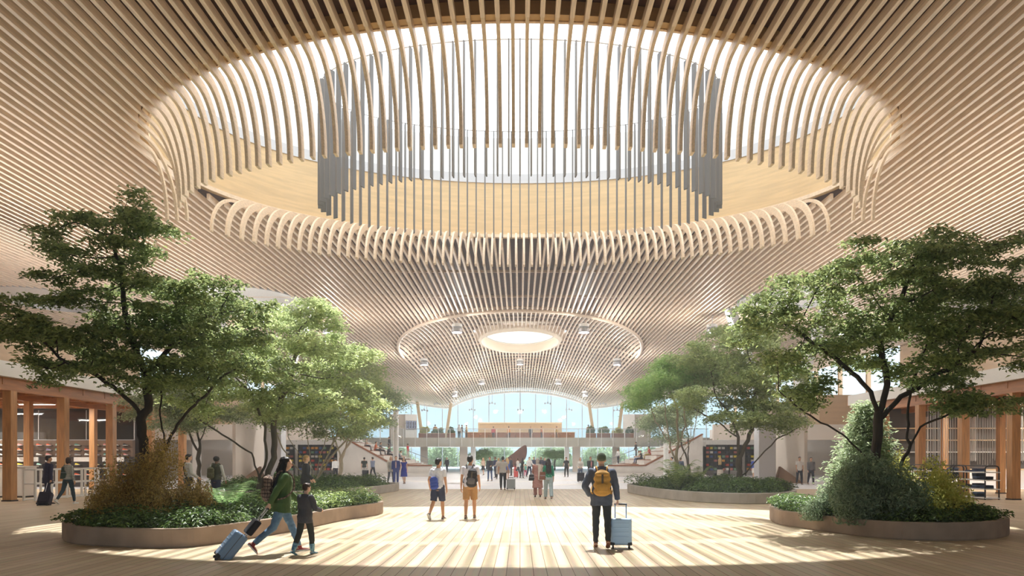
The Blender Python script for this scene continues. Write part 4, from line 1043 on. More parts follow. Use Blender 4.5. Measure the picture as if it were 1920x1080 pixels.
def handbag(label, c, size, col, rz=0, strap_to=None, name='handbag'):
    w, d, h = size; t = thing(name, label, 'bag', c, rz); m = cmat(col, .6); b = MB()
    b.prism([(-w*.5, -d*.5), (w*.5, -d*.5), (w*.5, d*.5), (-w*.5, d*.5)], 0, h); b.v = [(x*(1-.25*z/h), y*(1-.6*z/h), z) for x, y, z in b.v]
    b.build('pouch', m, t, bevel=.025, seg=3); q = MB(); q.box(-w*.36, w*.36, -d*.36, -d*.30, h*.5, h*.56); q.build('clasp', M_STEEL, t)
    if strap_to is not None:
        e = Matrix.Rotation(-rz, 3, 'Z') @ (Vector(strap_to)-Vector(c)); q = MB()
        q.tube([(-w*.3, 0, h*.95), (e.x-.03, e.y, e.z), (e.x+.03, e.y, e.z), (w*.3, 0, h*.95)], .008, 6); q.build('strap', m, t)
    return t
def gx(px, D): return (px-CX)*D/F
JEAN = mat('jeans_blue', hexc(112, 146, 178), .85, var=.22, scale=16)
# ------------------------------------------------------------------ foreground: the woman, the child and the man with the yellow backpack
Wm = person('woman in a green jacket and jeans striding right, plaid backpack, trailing a case', gx(530, 12.25), 12.2, 1.79, -62, sex='f', skin='light', top=('jacket', (84, 112, 66)), bottom=('jeans', (112, 146, 178), JEAN), shoes=('trainers', (150, 58, 62)),
    hair=('verylong', (24, 20, 22)), legs=((24, 4, 2, 0), (-20, 30, 2, -50)), arms=((22, 8, 25), (-32, 8, 4)), lean=5, head=(-8, 4), vox=.009, grip=(.3, 1), collar='hood', seed=1)
backpack('plaid beige and brown backpack worn by the woman in green', Wm, (.33, .17, .44), (150, 128, 110), checkmat('plaid_cloth', hexc(150, 128, 112), hexc(66, 48, 44), 16, .22), pcol=None, zc_=.24, flap=True)
hx_, hy_, hz_ = Wm['hand'][1]
def case_pos(hand, rz, tilt, w, h, dpt, handle):
    """wheel point on the floor such that the grip of a leaning case meets the hand"""
    Mt = Matrix.Translation((0, -dpt*.4, .03)) @ Matrix.Rotation(math.radians(tilt), 4, 'X') @ Matrix.Translation((0, dpt*.4, -.03))
    g = Matrix.Rotation(math.radians(rz), 4, 'Z') @ (Mt @ Vector((0, dpt*.32, .07+h+handle)))
    return (hand[0]-g.x, hand[1]-g.y, 0), hand[2]-g.z
def solve_handle(hand, rz, tilt, w, h, dpt):
    lo, hi = .05, 1.2
    for _ in range(40):
        mid = (lo+hi)/2; p, dz = case_pos(hand, rz, tilt, w, h, dpt, mid)
        if dz > 0: lo = mid
        else: hi = mid
    return p, mid
p_, hd_ = solve_handle(Wm['hand'][1], -62, -38, .42, .52, .25)
_, mt_ = suitcase('grey blue hard case tilted on its wheels behind the woman in green', p_, .42, .52, .25, (124, 150, 180), rz=-62, tilt=-38, handle=hd_)
tb_ = thing('tote_bag', 'flat black bag strapped over the rods of the grey blue case', 'bag', p_, math.radians(-62))
q_ = MB().box(-.2, .2, .02, .14, .63, .92); q_.v = [tuple(mt_ @ Vector(v)) for v in q_.v]; q_.build('pouch', cmat((34, 34, 40), .8), tb_, bevel=.03, seg=3)
q_ = MB().tube([(-.12, .08, .91), (-.1, .085, 1.0), (.1, .085, 1.0), (.12, .08, .91)], .009, 6); q_.v = [tuple(mt_ @ Vector(v)) for v in q_.v]; q_.build('strap', cmat((34, 34, 40), .8), tb_)
BOOTM = mat('boot_print', hexc(48, 104, 150), .5, col2=hexc(150, 196, 205), scale=22)
person('small child in a dark jacket and blue patterned boots beside the woman in green', gx(577, 12.15), 12.0, 1.27, -28, sex='m', skin='light', top=('jacket', (84, 84, 90)), bottom=('trousers', (60, 64, 62)), shoes=('boots', (48, 104, 150), BOOTM), hair=('short', (70, 48, 36)),
       legs=((-12, 14), (14, 10)), arms=((10, 8, 35), (15, 12, 62, 18)), lean=3, head=(-12, 6), vox=.009, collar='roll', seed=2)
Mn = person('man in a navy hooded jacket and knit hat walking away with a yellow backpack', gx(1128, 12.9), 12.9, 1.80, -4, sex='m', skin='light', top=('jacket', (92, 102, 122)), bottom=('jeans', (62, 66, 72)), shoes=(142, 84, 56), hair=('beanie', (110, 122, 104)),
    legs=((6, 2), (-14, 14, 2, -22)), arms=((-12, 24, 48, 36), (6, 15, 6)), lean=3, head=(2, 0), vox=.009, grip=(.4, 1), collar='hood', seed=3)
backpack('mustard yellow backpack on the back of the man in navy', Mn, (.33, .16, .45), (214, 164, 84), zc_=.25)
p_, hd_ = solve_handle(Mn['hand'][1]+Vector((.05, 0, 0)), -6, -8, .40, .50, .24)
suitcase('pale sky blue hard case rolled by the man with the yellow backpack', p_, .40, .50, .24, (184, 216, 250), rz=-6, tilt=-8, handle=hd_, hcol=(150, 190, 235))
# ------------------------------------------------------------------ the two boys
B1 = person('boy in a pale tee and navy shorts with a blue drawstring bag', gx(822, 18.9), 18.8, 1.70, -18, skin='tan', top=('tee', (226, 230, 242)), bottom=('shorts', (58, 66, 92)), shoes=('trainers', (40, 48, 74)), hair=('short', (24, 20, 20)),
    legs=((-10, 30, 2, -48), (10, 4)), arms=((-14, 14, 46), (-4, 8, 14)), lean=3, head=(-26, 0), vox=.0105, seed=4)
backpack('blue drawstring bag slung low on the back of the boy in navy shorts', B1, (.27, .12, .34), (60, 84, 176), pocket=False, flap=False, straps=False, roll=-8, off=(-.03, .02), zc_=.10, name='drawstring_bag')
B2 = person('boy in a white tee and tan shorts with a dark backpack on one shoulder', gx(882, 19.1), 19.0, 1.78, -4, skin='tan', top=('tee', (232, 232, 246)), bottom=('shorts', (188, 144, 96)), shoes=('trainers', (34, 36, 44)), hair=('short', (22, 20, 20)),
    legs=((-6, 6), (10, 4)), arms=((-6, 8, 10), (8, 8, 14)), lean=2, head=(-14, 0), vox=.0105, seed=5)
backpack('black and grey backpack hanging from the right shoulder of the boy in tan shorts', B2, (.30, .18, .48), (40, 40, 46), pcol=(104, 100, 104), zc_=.19, off=(.085, 0), roll=6)
# ------------------------------------------------------------------ the two women ahead
A1 = person('woman in a dusty pink dress and pale shawl, back turned', gx(1008, 29.3), 29.2, 1.70, 2, sex='f', skin='brown', top=('coat', (186, 136, 128)), bottom=('wide', (186, 136, 128)), shoes=(44, 36, 34), hair=('scarf', (196, 188, 182)), legs=((8, 2), (-8, 8)), arms=((18, 8, 60, 12), (4, 6, 10)), vox=.0125, seed=6)
sh_ = thing('shawl', 'pale beige shawl over the right shoulder of the woman in pink', 'shawl', A1['root'].location, A1['rz']); q_ = MB()
q_.add([tuple(A1['Tl'](V3(*p))) for p in ((.0, -.19, .5), (.12, -.19, .52), (.24, -.08, .48), (.27, .02, .45), (.27, .02, -.1), (.25, -.12, -.16), (.14, -.22, -.18), (.01, -.24, -.15))]+[tuple(A1['Tl'](V3(*p))) for p in ((.0, -.17, .5), (.12, -.17, .52), (.22, -.07, .48), (.25, .02, .45), (.25, .02, -.1), (.23, -.11, -.16), (.13, -.20, -.18), (.01, -.22, -.15))],
       [(0, 1, 6, 7), (1, 2, 5, 6), (2, 3, 4, 5), (15, 14, 9, 8), (14, 13, 10, 9), (13, 12, 11, 10), (0, 8, 9, 1), (1, 9, 10, 2), (2, 10, 11, 3), (3, 11, 12, 4), (4, 12, 13, 5), (5, 13, 14, 6), (6, 14, 15, 7), (7, 15, 8, 0)])
q_.build('cloth', cmat((214, 204, 194)), sh_, bevel=.01)
handbag('black handbag at the left side of the woman in pink', (gx(997, 29.2), 29.15, .72), (.28, .14, .26), (28, 26, 28), strap_to=A1['hand'][0])
A2 = person('woman in a teal top and pale wide trousers with very long dark hair', gx(1028, 28.0), 27.9, 1.68, 6, sex='f', skin='tan', top=('blouse', (44, 142, 112)), bottom=('wide', (176, 194, 200)), shoes=(30, 26, 28), hair=('verylong', (38, 26, 24)), legs=((10, 2), (-10, 12)), arms=((6, 10, 30), (-6, 8, 10)), vox=.0125, seed=7)
handbag('brown leather shoulder bag carried left of the woman in teal', (gx(1017.5, 27.9), 27.85, .80), (.30, .12, .32), (128, 76, 54), strap_to=A2['T']((-.15, -.02, .53)))
# ------------------------------------------------------------------ man with the silver case
person('man in a light grey shirt and black trousers beside a silver case', gx(943, 36.2), 36.1, 1.78, -6, skin='tan', top=('tee', (206, 202, 198)), bottom=('trousers', (28, 28, 32)), shoes=(24, 24, 26), hair=('short', (24, 22, 22)), legs=((4, 2), (-4, 2)), arms=((4, 8, 20), (14, 12, 30)), vox=.014, seed=8)
suitcase('large silver ribbed case standing right of the man in black trousers', (gx(958, 35.8), 35.7, 0), .46, .52, .28, (164, 170, 174), rz=0, handle=.06, ribs=6)
# ------------------------------------------------------------------ left: man and woman by the shoe shop, men behind the bush
Lf = person('man in a navy suit walking past the shoe shop with a black trolley case', gx(93, 25), 24.9, 1.80, -24, skin='tan', top=('suit', (50, 46, 72)), bottom=('trousers', (44, 42, 64)), shoes=(30, 26, 28), hair=('short', (26, 24, 24)), legs=((12, 4), (-14, 12)), arms=((14, 8, 10), (-10, 10, 6)), head=(-18, 0), vox=.012, collar='roll', grip=(0, 1), seed=9)
p_, hd_ = solve_handle(Lf['hand'][1], 10, -28, .40, .48, .26)
suitcase('black soft trolley case leaning beside the man in the navy suit', p_, .40, .48, .26, (40, 32, 44), rz=10, tilt=-28, handle=hd_, soft=True, hcol=(226, 226, 230))
L2 = person('woman in a checked shirt and dark jeans walking by the white rail', gx(131, 25.2), 25.1, 1.74, -14, sex='f', skin='tan', top=('shirt', (214, 212, 200), checkmat('shirt_check', hexc(214, 212, 200), hexc(60, 66, 60), 18, .3)), bottom=('jeans', (46, 66, 76)), shoes=('trainers', (226, 226, 222)), hair=('bob', (66, 44, 34)), legs=((-16, 22, 2, -34), (14, 4)), arms=((8, 8, 20), (-6, 10, 20)), vox=.012, seed=10)
handbag('dark green shoulder bag at the left hip of the woman in the checked shirt', (gx(122.5, 25.1), 25.05, .92), (.26, .16, .44), (52, 72, 58), strap_to=L2['T']((-.13, -.01, .54)))
S1 = person('man in a pale shirt with a satchel strap behind the bronze shrub', gx(352, 23.6), 23.6, 1.84, -46, skin='light', top=('shirt', (206, 204, 200)), bottom=('trousers', (72, 84, 120)), hair=('short', (28, 24, 22)), legs=((8, 2), (-8, 6)), arms=((10, 8, 60), (4, 12, 50)), head=(-10, 0), vox=.013, seed=11)
q_ = thing('satchel', 'dark satchel on a strap worn by the man in the pale shirt', 'bag', S1['root'].location, S1['rz'])
MB().tube([S1['Tl'](V3(*p)) for p in ((-.1, -.06, .545), (-.06, -.125, .47), (.03, -.15, .3), (.12, -.14, .12), (.18, -.06, .0))], .02, 6).build('strap', cmat((40, 38, 40)), q_); qm = MB().cbox((0, 0, 0), (.09, .26, .22)); qm.v = [tuple(S1['Tl'](V3(.235, -.04, -.06))+Vector(v)) for v in qm.v]; qm.build('pouch', cmat((40, 38, 40)), q_, bevel=.02)
S2 = person('person with round black hair in an olive vest near the pale fern', gx(405, 24), 24.0, 1.76, -8, skin='brown', top=('vest', (74, 78, 64)), undershirt=(214, 214, 208), bottom=('jeans', (50, 58, 84)), hair=('round', (22, 20, 20)), legs=((6, 2), (-6, 4)), arms=((2, 10, 24), (6, 12, 16)), vox=.013, collar='roll', seed=12)
backpack('olive backpack on the person with round black hair', S2, (.28, .14, .38), (92, 92, 62), zc_=.22, off=(-.06, 0), vox=.013)
person('fair haired man in a dark jacket and white tee between the left trees', gx(573, 23.6), 23.6, 1.80, -64, skin='light', top=('jacket', (48, 54, 62)), undershirt=(230, 230, 230), bottom=('jeans', (56, 66, 100)), hair=('short', (196, 160, 104)), legs=((6, 2), (-6, 6)), arms=((6, 8, 30), (2, 10, 40)), vox=.013, seed=13)
# ------------------------------------------------------------------ middle distance
FV = .018
person('fair haired man in a cream jacket, left of the blue trio', gx(733, 44.8), 44.8, 1.80, -150, skin='light', top=('jacket', (214, 212, 200)), undershirt=(240, 238, 232), bottom=('trousers', (92, 94, 102)), hair=('bob', (222, 180, 112)), vox=FV, seed=14)
person('man in a royal blue suit and pink shirt, middle of the blue trio', gx(742.5, 44.6), 44.6, 1.82, -172, skin='light', top=('suit', (58, 76, 150)), undershirt=(226, 190, 190), bottom=('trousers', (58, 76, 150)), hair=('short', (140, 96, 66)), vox=FV, legs=((-8, 6), (10, 3)), seed=15)
person('woman in a short bright blue dress, right of the blue trio', gx(757.5, 44.4), 44.4, 1.76, 172, sex='f', skin='light', top=('dress', (46, 60, 168)), bottom=('none', (0, 0, 0)), hair=('long', (70, 46, 34)), vox=FV, seed=16)
person('person in a dark floral shirt at the foot of the left steps', gx(683, 57), 57, 1.76, 4, skin='tan', top=('tee', (50, 58, 50)), bottom=('trousers', (214, 210, 204)), vox=FV, seed=17)
suitcase('black case behind the person in the dark floral shirt', (gx(685, 56.2), 56.2, 0), .5, .6, .28, (30, 30, 36), handle=.1, soft=True)
person('person in a grey shirt half hidden by the left white pole', gx(699, 56), 56, 1.78, 60, skin='tan', top=('shirt', (120, 128, 150)), bottom=('trousers', (32, 34, 40)), vox=FV, seed=18)
person('person in a white top behind the many stemmed left tree', gx(629, 52), 52, 1.74, 20, skin='tan', top=('shirt', (232, 232, 230)), bottom=('trousers', (40, 42, 48)), vox=FV, seed=19)
person('woman in a white blouse facing us behind a black case', gx(1088, 48.3), 48.3, 1.74, 176, sex='f', skin='light', top=('blouse', (232, 230, 224)), bottom=('jeans', (84, 106, 140)), hair=('bob', (120, 88, 66)), arms=((14, 6, 60, 20), (14, 6, 60, 20)), vox=FV, seed=20)
suitcase('tall black case before the woman in the white blouse', (gx(1089, 47.6), 47.6, 0), .5, .58, .28, (42, 40, 50), handle=.3, soft=True)
person('man in a dark cardigan and pink scarf left of the knit hat', gx(1107, 50), 50, 1.80, -160, skin='tan', top=('jacket', (50, 54, 50)), undershirt=(222, 150, 150), bottom=('trousers', (50, 52, 60)), vox=FV, hair=('short', (120, 60, 50)), seed=21)
person('person all in black standing alone right of the crowd', gx(1062, 60), 60, 1.76, 150, skin='tan', top=('tee', (44, 42, 44)), bottom=('trousers', (38, 36, 40)), vox=FV, legs=((-4, 2, 4), (4, 2, 4)), seed=22)
person('woman in white reading her phone right of the right white pole', gx(1260, 53), 53, 1.78, 80, sex='f', skin='tan', top=('shirt', (206, 210, 228)), bottom=('wide', (200, 206, 222)), hair=('bun', (24, 22, 22)), arms=((30, 6, 70, 10), (30, 6, 70, 10)), vox=FV, seed=23)
person('person in a dark patterned jacket beside the phone reader in white', gx(1276, 53.5), 53.5, 1.74, -40, skin='tan', top=('jacket', (72, 84, 104)), bottom=('trousers', (34, 36, 44)), vox=FV, seed=24)
person('blonde woman in a black top and white skirt before the far shoe shop', gx(1350, 46), 46, 1.74, -20, sex='f', skin='light', top=('blouse', (30, 30, 34)), bottom=('skirt', (230, 224, 216)), shoes=(180, 50, 40), hair=('long', (214, 184, 130)), arms=((36, 8, 70), (4, 8, 20)), vox=FV, seed=25)
suitcase('black case left of the blonde woman in the white skirt', (gx(1345, 46.2), 46.4, 0), .42, .55, .26, (34, 34, 38), handle=.2, soft=True)
person('person in a bright blue top between the far shop and the right column', gx(1415, 53), 53, 1.74, -20, skin='light', top=('shirt', (62, 84, 170)), bottom=('skirt', (226, 220, 210)), vox=FV, hair=('short', (120, 84, 60)), seed=26)
person('man in a white tee and black trousers in front of the right column slab', gx(1499, 43.2), 43.2, 1.78, 178, skin='tan', top=('tee', (230, 228, 224)), bottom=('trousers', (38, 40, 54)), vox=FV, legs=((10, 3), (-10, 8)), seed=27)
person('man in a grey pullover walking right of the man in the white tee', gx(1518, 43.6), 43.4, 1.76, 172, skin='light', top=('shirt', (128, 128, 132)), bottom=('trousers', (52, 54, 70)), vox=FV, seed=28)
# ------------------------------------------------------------------ the crowd in the sun patch before the bridge
crowd = [(906, 66, 'f', 150, ('tank', (226, 196, 176)), ('skirt', (40, 38, 44)), ('long', (220, 180, 120)), 'fair woman in a pale top and black skirt, leftmost of the far crowd'),
 (918.5, 49.5, 'm', 160, ('jacket', (56, 58, 66)), ('jeans', (74, 96, 140)), ('short', (90, 66, 50)), 'man in a dark jacket and jeans left of the silver case'),
 (929, 58, 'm', 120, ('jacket', (46, 56, 92)), ('trousers', (40, 44, 60)), ('short', (110, 84, 64)), 'person in a navy jacket in the left of the far crowd'),
 (935, 54, 'f', 30, ('coat', (176, 164, 150)), ('trousers', (60, 56, 54)), ('bob', (206, 170, 116)), 'person in a beige coat just left of the man in black trousers'),
 (951, 52, 'f', 20, ('jacket', (62, 98, 176)), ('skirt', (150, 120, 100)), ('long', (220, 184, 126)), 'fair woman with a vivid blue jacket behind the silver case'),
 (958.5, 64, 'm', 100, ('jacket', (52, 54, 66)), ('trousers', (44, 46, 54)), ('short', (60, 44, 36)), 'person in grey behind the woman in vivid blue'),
 (971, 60, 'f', 60, ('shirt', (236, 234, 230)), ('trousers', (60, 62, 66)), ('bob', (96, 70, 52)), 'person in a white shirt in front of the brown leaning sculpture'),
 (978.5, 56.5, 'f', -70, ('tee', (32, 32, 36)), ('jeans', (34, 34, 40)), ('long', (40, 30, 28)), 'person all in black bending slightly in the middle of the far crowd'),
 (985, 61, 'c', 10, ('tee', (120, 200, 180)), ('trousers', (214, 80, 120)), ('short', (90, 60, 44)), 'child in a mint top and pink trousers in the far crowd'),
 (992.5, 60, 'm', -150, ('shirt', (240, 238, 236)), ('trousers', (52, 58, 84)), ('short', (120, 96, 72)), 'tall man in white and navy in the right of the far crowd'),
 (1001, 68, 'm', 170, ('jacket', (62, 70, 96)), ('trousers', (50, 52, 60)), ('short', (70, 52, 42)), 'person in slate blue left of the woman in pink'),
 (1014.5, 66, 'm', 160, ('jacket', (48, 52, 72)), ('trousers', (40, 42, 50)), ('short', (200, 170, 120)), 'person in dark blue seen between the two women'),
 (1021, 63, 'f', -160, ('suit', (44, 50, 70)), ('trousers', (40, 42, 52)), ('bob', (180, 150, 100)), 'person in a navy suit left of the woman in teal'),
 (966, 66, 'c', 0, ('dress', (216, 74, 78)), ('none', (0, 0, 0)), ('long', (60, 40, 32)), 'child in a red dress in the middle of the far crowd')]
for i, (px, D, sx, rz, tp, bt, hr, lab) in enumerate(crowd):
    H = 1.15 if sx == 'c' else (1.70 if sx == 'f' else 1.78)
    person(lab, gx(px, D), D, H, rz, sex='f' if sx == 'f' else 'm', skin=('light', 'tan', 'brown')[i % 3], top=tp, bottom=bt, hair=hr, legs=(((10, 3), (-12, 12)), ((-6, 4), (6, 2)), ((3, 1, 3), (-3, 2, 3)))[i % 3], arms=(((-10, 6, 20), (12, 8, 30)), ((20, 8, 60), (0, 8, 10)))[i % 2], lean=2 if i != 7 else 12, vox=.02, seed=40+i)
suitcase('small coral red case in the far crowd', (gx(967.5, 57), 57, 0), .36, .5, .24, (224, 92, 88), handle=.1)
# people on the steps (left and right), seated on the boards or climbing
TX = lambda k: 8.2+1.12*k+.9+.45
TZ_ = lambda k: .62+.42*k+.07
def seated(lab, s, k, D, tp, bt, hr, sk='tan', sx='m', sd=0):
    person(lab, s*(TX(k)+.05), D, 1.72, 90*s, z=TZ_(k), sex=sx, skin=sk, top=tp, bottom=bt, hair=hr, sit=0.0, legs=((84, 66, 5), (88, 70, 5)), arms=((30, 6, 55, 12), (26, 8, 60, 12)), lean=8, vox=.02, seed=sd)
seated('person in a black shirt seated low on the right steps', 1, 2, 66.5, ('tee', (40, 40, 46)), ('trousers', (44, 46, 60)), ('short', (24, 22, 22)), sd=60)
seated('person in a pale shirt and jeans seated beside the one in black', 1, 2, 67.6, ('shirt', (216, 210, 204)), ('jeans', (70, 90, 140)), ('bun', (24, 22, 22)), sx='f', sd=61)
seated('person in a red top seated highest on the right steps', 1, 3, 68.2, ('tee', (190, 60, 62)), ('trousers', (176, 158, 96)), ('short', (28, 24, 22)), sd=62)
for i, (k, D, c, b, lab) in enumerate(((2, 66, (60, 76, 110), (60, 60, 70), 'person in dusty blue seated lowest on the left steps'), (2, 67.4, (206, 206, 206), (50, 52, 60), 'person in pale grey seated by the one in dusty blue, left steps'), (3, 67, (54, 54, 60), (44, 46, 50), 'person in charcoal seated midway on the left steps'),
        (4, 66.4, (196, 96, 52), (60, 56, 60), 'person in an orange top seated on the left steps'), (4, 68.6, (92, 88, 90), (40, 40, 46), 'person in grey seated behind the one in orange on the left steps'), (5, 67.2, (190, 172, 160), (70, 64, 70), 'person in beige seated highest on the left steps'))):
    seated(lab, -1, k, D, ('tee' if i % 2 else 'shirt', c), ('trousers', b), ('short', (28, 24, 22)), sd=70+i)
def climber(lab, s, k, D, tp, bt, rz, sd):
    person(lab, s*(8.6+.5*k+.25), D, 1.74, rz, z=.19*(k+1), top=tp, bottom=bt, skin='tan', hair=('short', (26, 24, 22)), vox=.02, legs=((4, 2), (-4, 2)), seed=sd)
climber('person in a white shirt standing low on the right stair', 1, 4, 75.4, ('shirt', (228, 228, 228)), ('trousers', (40, 42, 50)), 120, 80)
climber('person in dark clothes halfway up the right stair', 1, 8, 75.6, ('jacket', (70, 66, 66)), ('trousers', (48, 48, 52)), 90, 81)
climber('person in a red shirt climbing the left stair', -1, 7, 75.2, ('tee', (200, 52, 60)), ('trousers', (206, 196, 188)), 70, 82)
climber('person in dark clothes high on the left stair', -1, 11, 75.0, ('jacket', (52, 54, 60)), ('trousers', (40, 42, 48)), 100, 83)
person('person in black left of the bridge columns in the passage below', gx(838, 79), 79, 1.76, 160, skin='tan', top=('jacket', (46, 44, 48)), bottom=('trousers', (36, 38, 60)), hair=('short', (150, 90, 60)), vox=.02, seed=84)
# guests on the mezzanine
for i, (px, D, c, lab) in enumerate(((816, 82.6, (196, 150, 96), 'guest in ochre at the left planter of the mezzanine'), (861, 82.8, (232, 230, 228), 'guest in white near the left of the mezzanine rail'), (866, 83.4, (38, 40, 48), 'guest in black beside the guest in white on the mezzanine'), (875, 83, (216, 176, 110), 'guest in amber on the mezzanine'),
        (925, 87.6, (178, 64, 66), 'guest in red before the mezzanine bar'), (954, 87.4, (214, 140, 66), 'guest in orange before the mezzanine bar'), (995, 87.6, (60, 70, 66), 'guest in dark green at the middle of the mezzanine bar'), (1015, 87.4, (196, 120, 80), 'guest in rust right of the middle of the mezzanine bar'), (1044, 87.2, (190, 150, 70), 'guest in mustard at the right end of the mezzanine bar'), (1103, 83, (206, 150, 96), 'guest in tan by the right planter of the mezzanine'))):
    person(lab, gx(px, D), D, 1.72, (20, 160, -90, 100, 5)[i % 5], z=4.0, sex='f' if i % 2 else 'm', skin='tan', top=('shirt', c), bottom=('trousers', (50, 48, 52)), hair=('short', (30, 24, 22)), vox=.021, legs=((3, 1), (-3, 1)), seed=90+i)
bpy.data.scenes.remove(TMP)
# brown leaning sculpture under the bridge
t = thing('sculpture', 'dark brown leaning slab sculpture rising from the far crowd', 'sculpture', (gx(965, 76), 76, 0))
c_ = catmull([(-1.5, .5), (-1.1, .2), (.2, .85), (1.2, 1.6), (1.35, 2.9), (.9, 3.0), (-.4, 2.0), (-1.4, 1.2)], 6)
b_ = MB(); n_ = len(c_); b_.add([(p[0], -.35, p[1]) for p in c_]+[(p[0]*.98, .35, p[1]*.98) for p in c_], [tuple(range(n_)), tuple(range(2*n_-1, n_-1, -1))]+[(k, n_+k, n_+(k+1) % n_, (k+1) % n_) for k in range(n_)])
b_.build('slab', mat('sculpture_brown', hexc(110, 74, 62), .6, var=.3, scale=2), t, bevel=.08)
MB().box(-1.3, .2, -.6, .6, 0, .5).build('base', M_CONC, t, bevel=.03)
# ================================================================== planters, trees, shrubs
M_RIM = mat('planter_concrete', hexc(172, 150, 132), .8, var=.22, scale=2.2, bump=.15)
M_RIM2 = mat('planter_grey', hexc(190, 184, 176), .8, var=.18, scale=2.2, bump=.15)
M_SOIL = mat('soil', hexc(58, 44, 32), .95, var=.4, scale=9)
M_BARK = mat('dark_bark', hexc(62, 52, 44), .85, var=.35, scale=14, stretch=(1, 1, .25), bump=.5)
M_BARK2 = mat('grey_bark', hexc(104, 96, 84), .85, var=.3, scale=12, stretch=(1, 1, .25), bump=.4)
M_BARK3 = mat('pale_bark', hexc(196, 184, 160), .8, var=.25, scale=12, stretch=(1, 1, .3), bump=.3)
L_MAIN = leafmat('leaf_deep_green', hexc(92, 118, 68), hexc(158, 176, 104))
L_LIGHT = leafmat('leaf_fresh_green', hexc(128, 152, 92), hexc(186, 202, 134), .5)
L_SOFT = leafmat('leaf_soft_green', hexc(140, 184, 104), hexc(190, 220, 142), .5)
L_FAR = leafmat('leaf_grey_green', hexc(120, 142, 104), hexc(176, 194, 148), .5)
L_OLIVE = leafmat('leaf_olive', hexc(132, 112, 46), hexc(202, 178, 84), .45)
L_SAGE = leafmat('leaf_sage', hexc(104, 128, 96), hexc(166, 186, 148), .35)
L_YELLOW = leafmat('leaf_yellow_green', hexc(172, 178, 62), hexc(226, 224, 112), .45)
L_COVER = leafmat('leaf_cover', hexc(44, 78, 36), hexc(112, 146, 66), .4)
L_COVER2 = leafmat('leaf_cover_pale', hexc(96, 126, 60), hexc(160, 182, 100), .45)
L_FERN = leafmat('leaf_fern', hexc(110, 160, 90), hexc(176, 208, 140), .5)
def inside(poly, P):
    x, y = P[:, 0], P[:, 1]; c = np.zeros(len(P), bool); n = len(poly); j = n-1
    for i in range(n):
        xi, yi = poly[i]; xj, yj = poly[j]
        c ^= ((yi > y) != (yj > y)) & (x < (xj-xi)*(y-yi)/(yj-yi+1e-12)+xi); j = i
    return c
def offset_poly(P, d):
    P = np.asarray(P); T = np.roll(P, -1, 0)-np.roll(P, 1, 0); N = np.stack([T[:, 1], -T[:, 0]], 1); N /= np.linalg.norm(N, axis=1)[:, None]+1e-9
    A = .5*np.sum(P[:, 0]*np.roll(P[:, 1], -1)-np.roll(P[:, 0], -1)*P[:, 1])
    return P+N*d*(1 if A > 0 else -1)
def leaves_mesh(name, C, Nrm, Dir, size, m, parent, asp=.5, fold=.18):
    """one mesh of folded pointed leaves: centres, normals, directions, lengths"""
    n = len(C); Nrm = Nrm/(np.linalg.norm(Nrm, axis=1)[:, None]+1e-9)
    Dir = Dir-Nrm*np.sum(Dir*Nrm, 1)[:, None]; Dir /= np.linalg.norm(Dir, axis=1)[:, None]+1e-9
    S = np.cross(Nrm, Dir); L = size[:, None]
    base = C-Dir*L*.5; tip = C+Dir*L*.5-Nrm*L*.10; up = Nrm*L*fold
    l = C-Dir*L*.06+S*L*asp*.5+up; r = C-Dir*L*.06-S*L*asp*.5+up
    V = np.stack([base, r, tip, l], 1).reshape(-1, 3); b = (np.arange(n)*4)[:, None]
    Q = np.stack([b+np.array([[0, 1, 2]]), b+np.array([[0, 2, 3]])], 1).reshape(-1, 3)
    return link(name, quads_mesh(name, V, Q), m, parent)
def rand_normals(n, spread, rng):
    N = rng.normal(0, spread, (n, 3)); N[:, 2] = 1; return N
def colonize(stems, A, rng, step=.16, kill=.28, infl=2.2, iters=140, sag=0.02):
    """space colonisation: stems = list of polylines (first one starts at the ground), A attractors -> nodes, parents"""
    nodes = []; par = []
    for pl, parent in stems:
        pl = [np.array(p, float) for p in pl]; prev = -1
        if parent is not None:
            d = [np.sum((np.array(q)-pl[0])**2) for q in nodes]; prev = int(np.argmin(d))
        else: nodes.append(pl[0]); par.append(-1); prev = 0 if len(nodes) == 1 else len(nodes)-1
        for a, b in zip(pl[:-1], pl[1:]):
            k = max(1, int(np.linalg.norm(b-a)/step))
            for i in range(1, k+1):
                w = rng.normal(0, step*.10, 3)
                nodes.append(a+(b-a)*i/k+w); par.append(prev); prev = len(nodes)-1
    A = np.array(A); N = np.array(nodes); par = list(par)
    d2 = ((A[:, None]-N[None])**2).sum(2); near = d2.argmin(1); nd = np.sqrt(d2.min(1)); alive = np.ones(len(A), bool)
    alive &= nd > kill
    for it in range(iters):
        act = alive & (nd < infl*(1 if it > 3 else 4))
        if not act.any():
            if alive.any() and it < 60: act = alive & (nd < nd[alive].min()*1.2)
            else: break
        ids = np.unique(near[act]); new = []; newp = []
        V = A[act]-N[near[act]]; V /= np.linalg.norm(V, axis=1)[:, None]+1e-9
        acc = np.zeros((len(N), 3)); np.add.at(acc, near[act], V)
        dirs = acc[ids]+rng.normal(0, .12, (len(ids), 3)); dirs[:, 2] -= sag; dirs /= np.linalg.norm(dirs, axis=1)[:, None]+1e-9
        P = N[ids]+dirs*step
        N = np.vstack([N, P]); par += list(ids); k0 = len(N)-len(P)
        d2 = ((A[:, None]-P[None])**2).sum(2); j = d2.argmin(1); dd = np.sqrt(d2[np.arange(len(A)), j]); u = dd < nd
        near[u] = k0+j[u]; nd[u] = dd[u]; alive &= nd > kill
    return N, np.array(par)
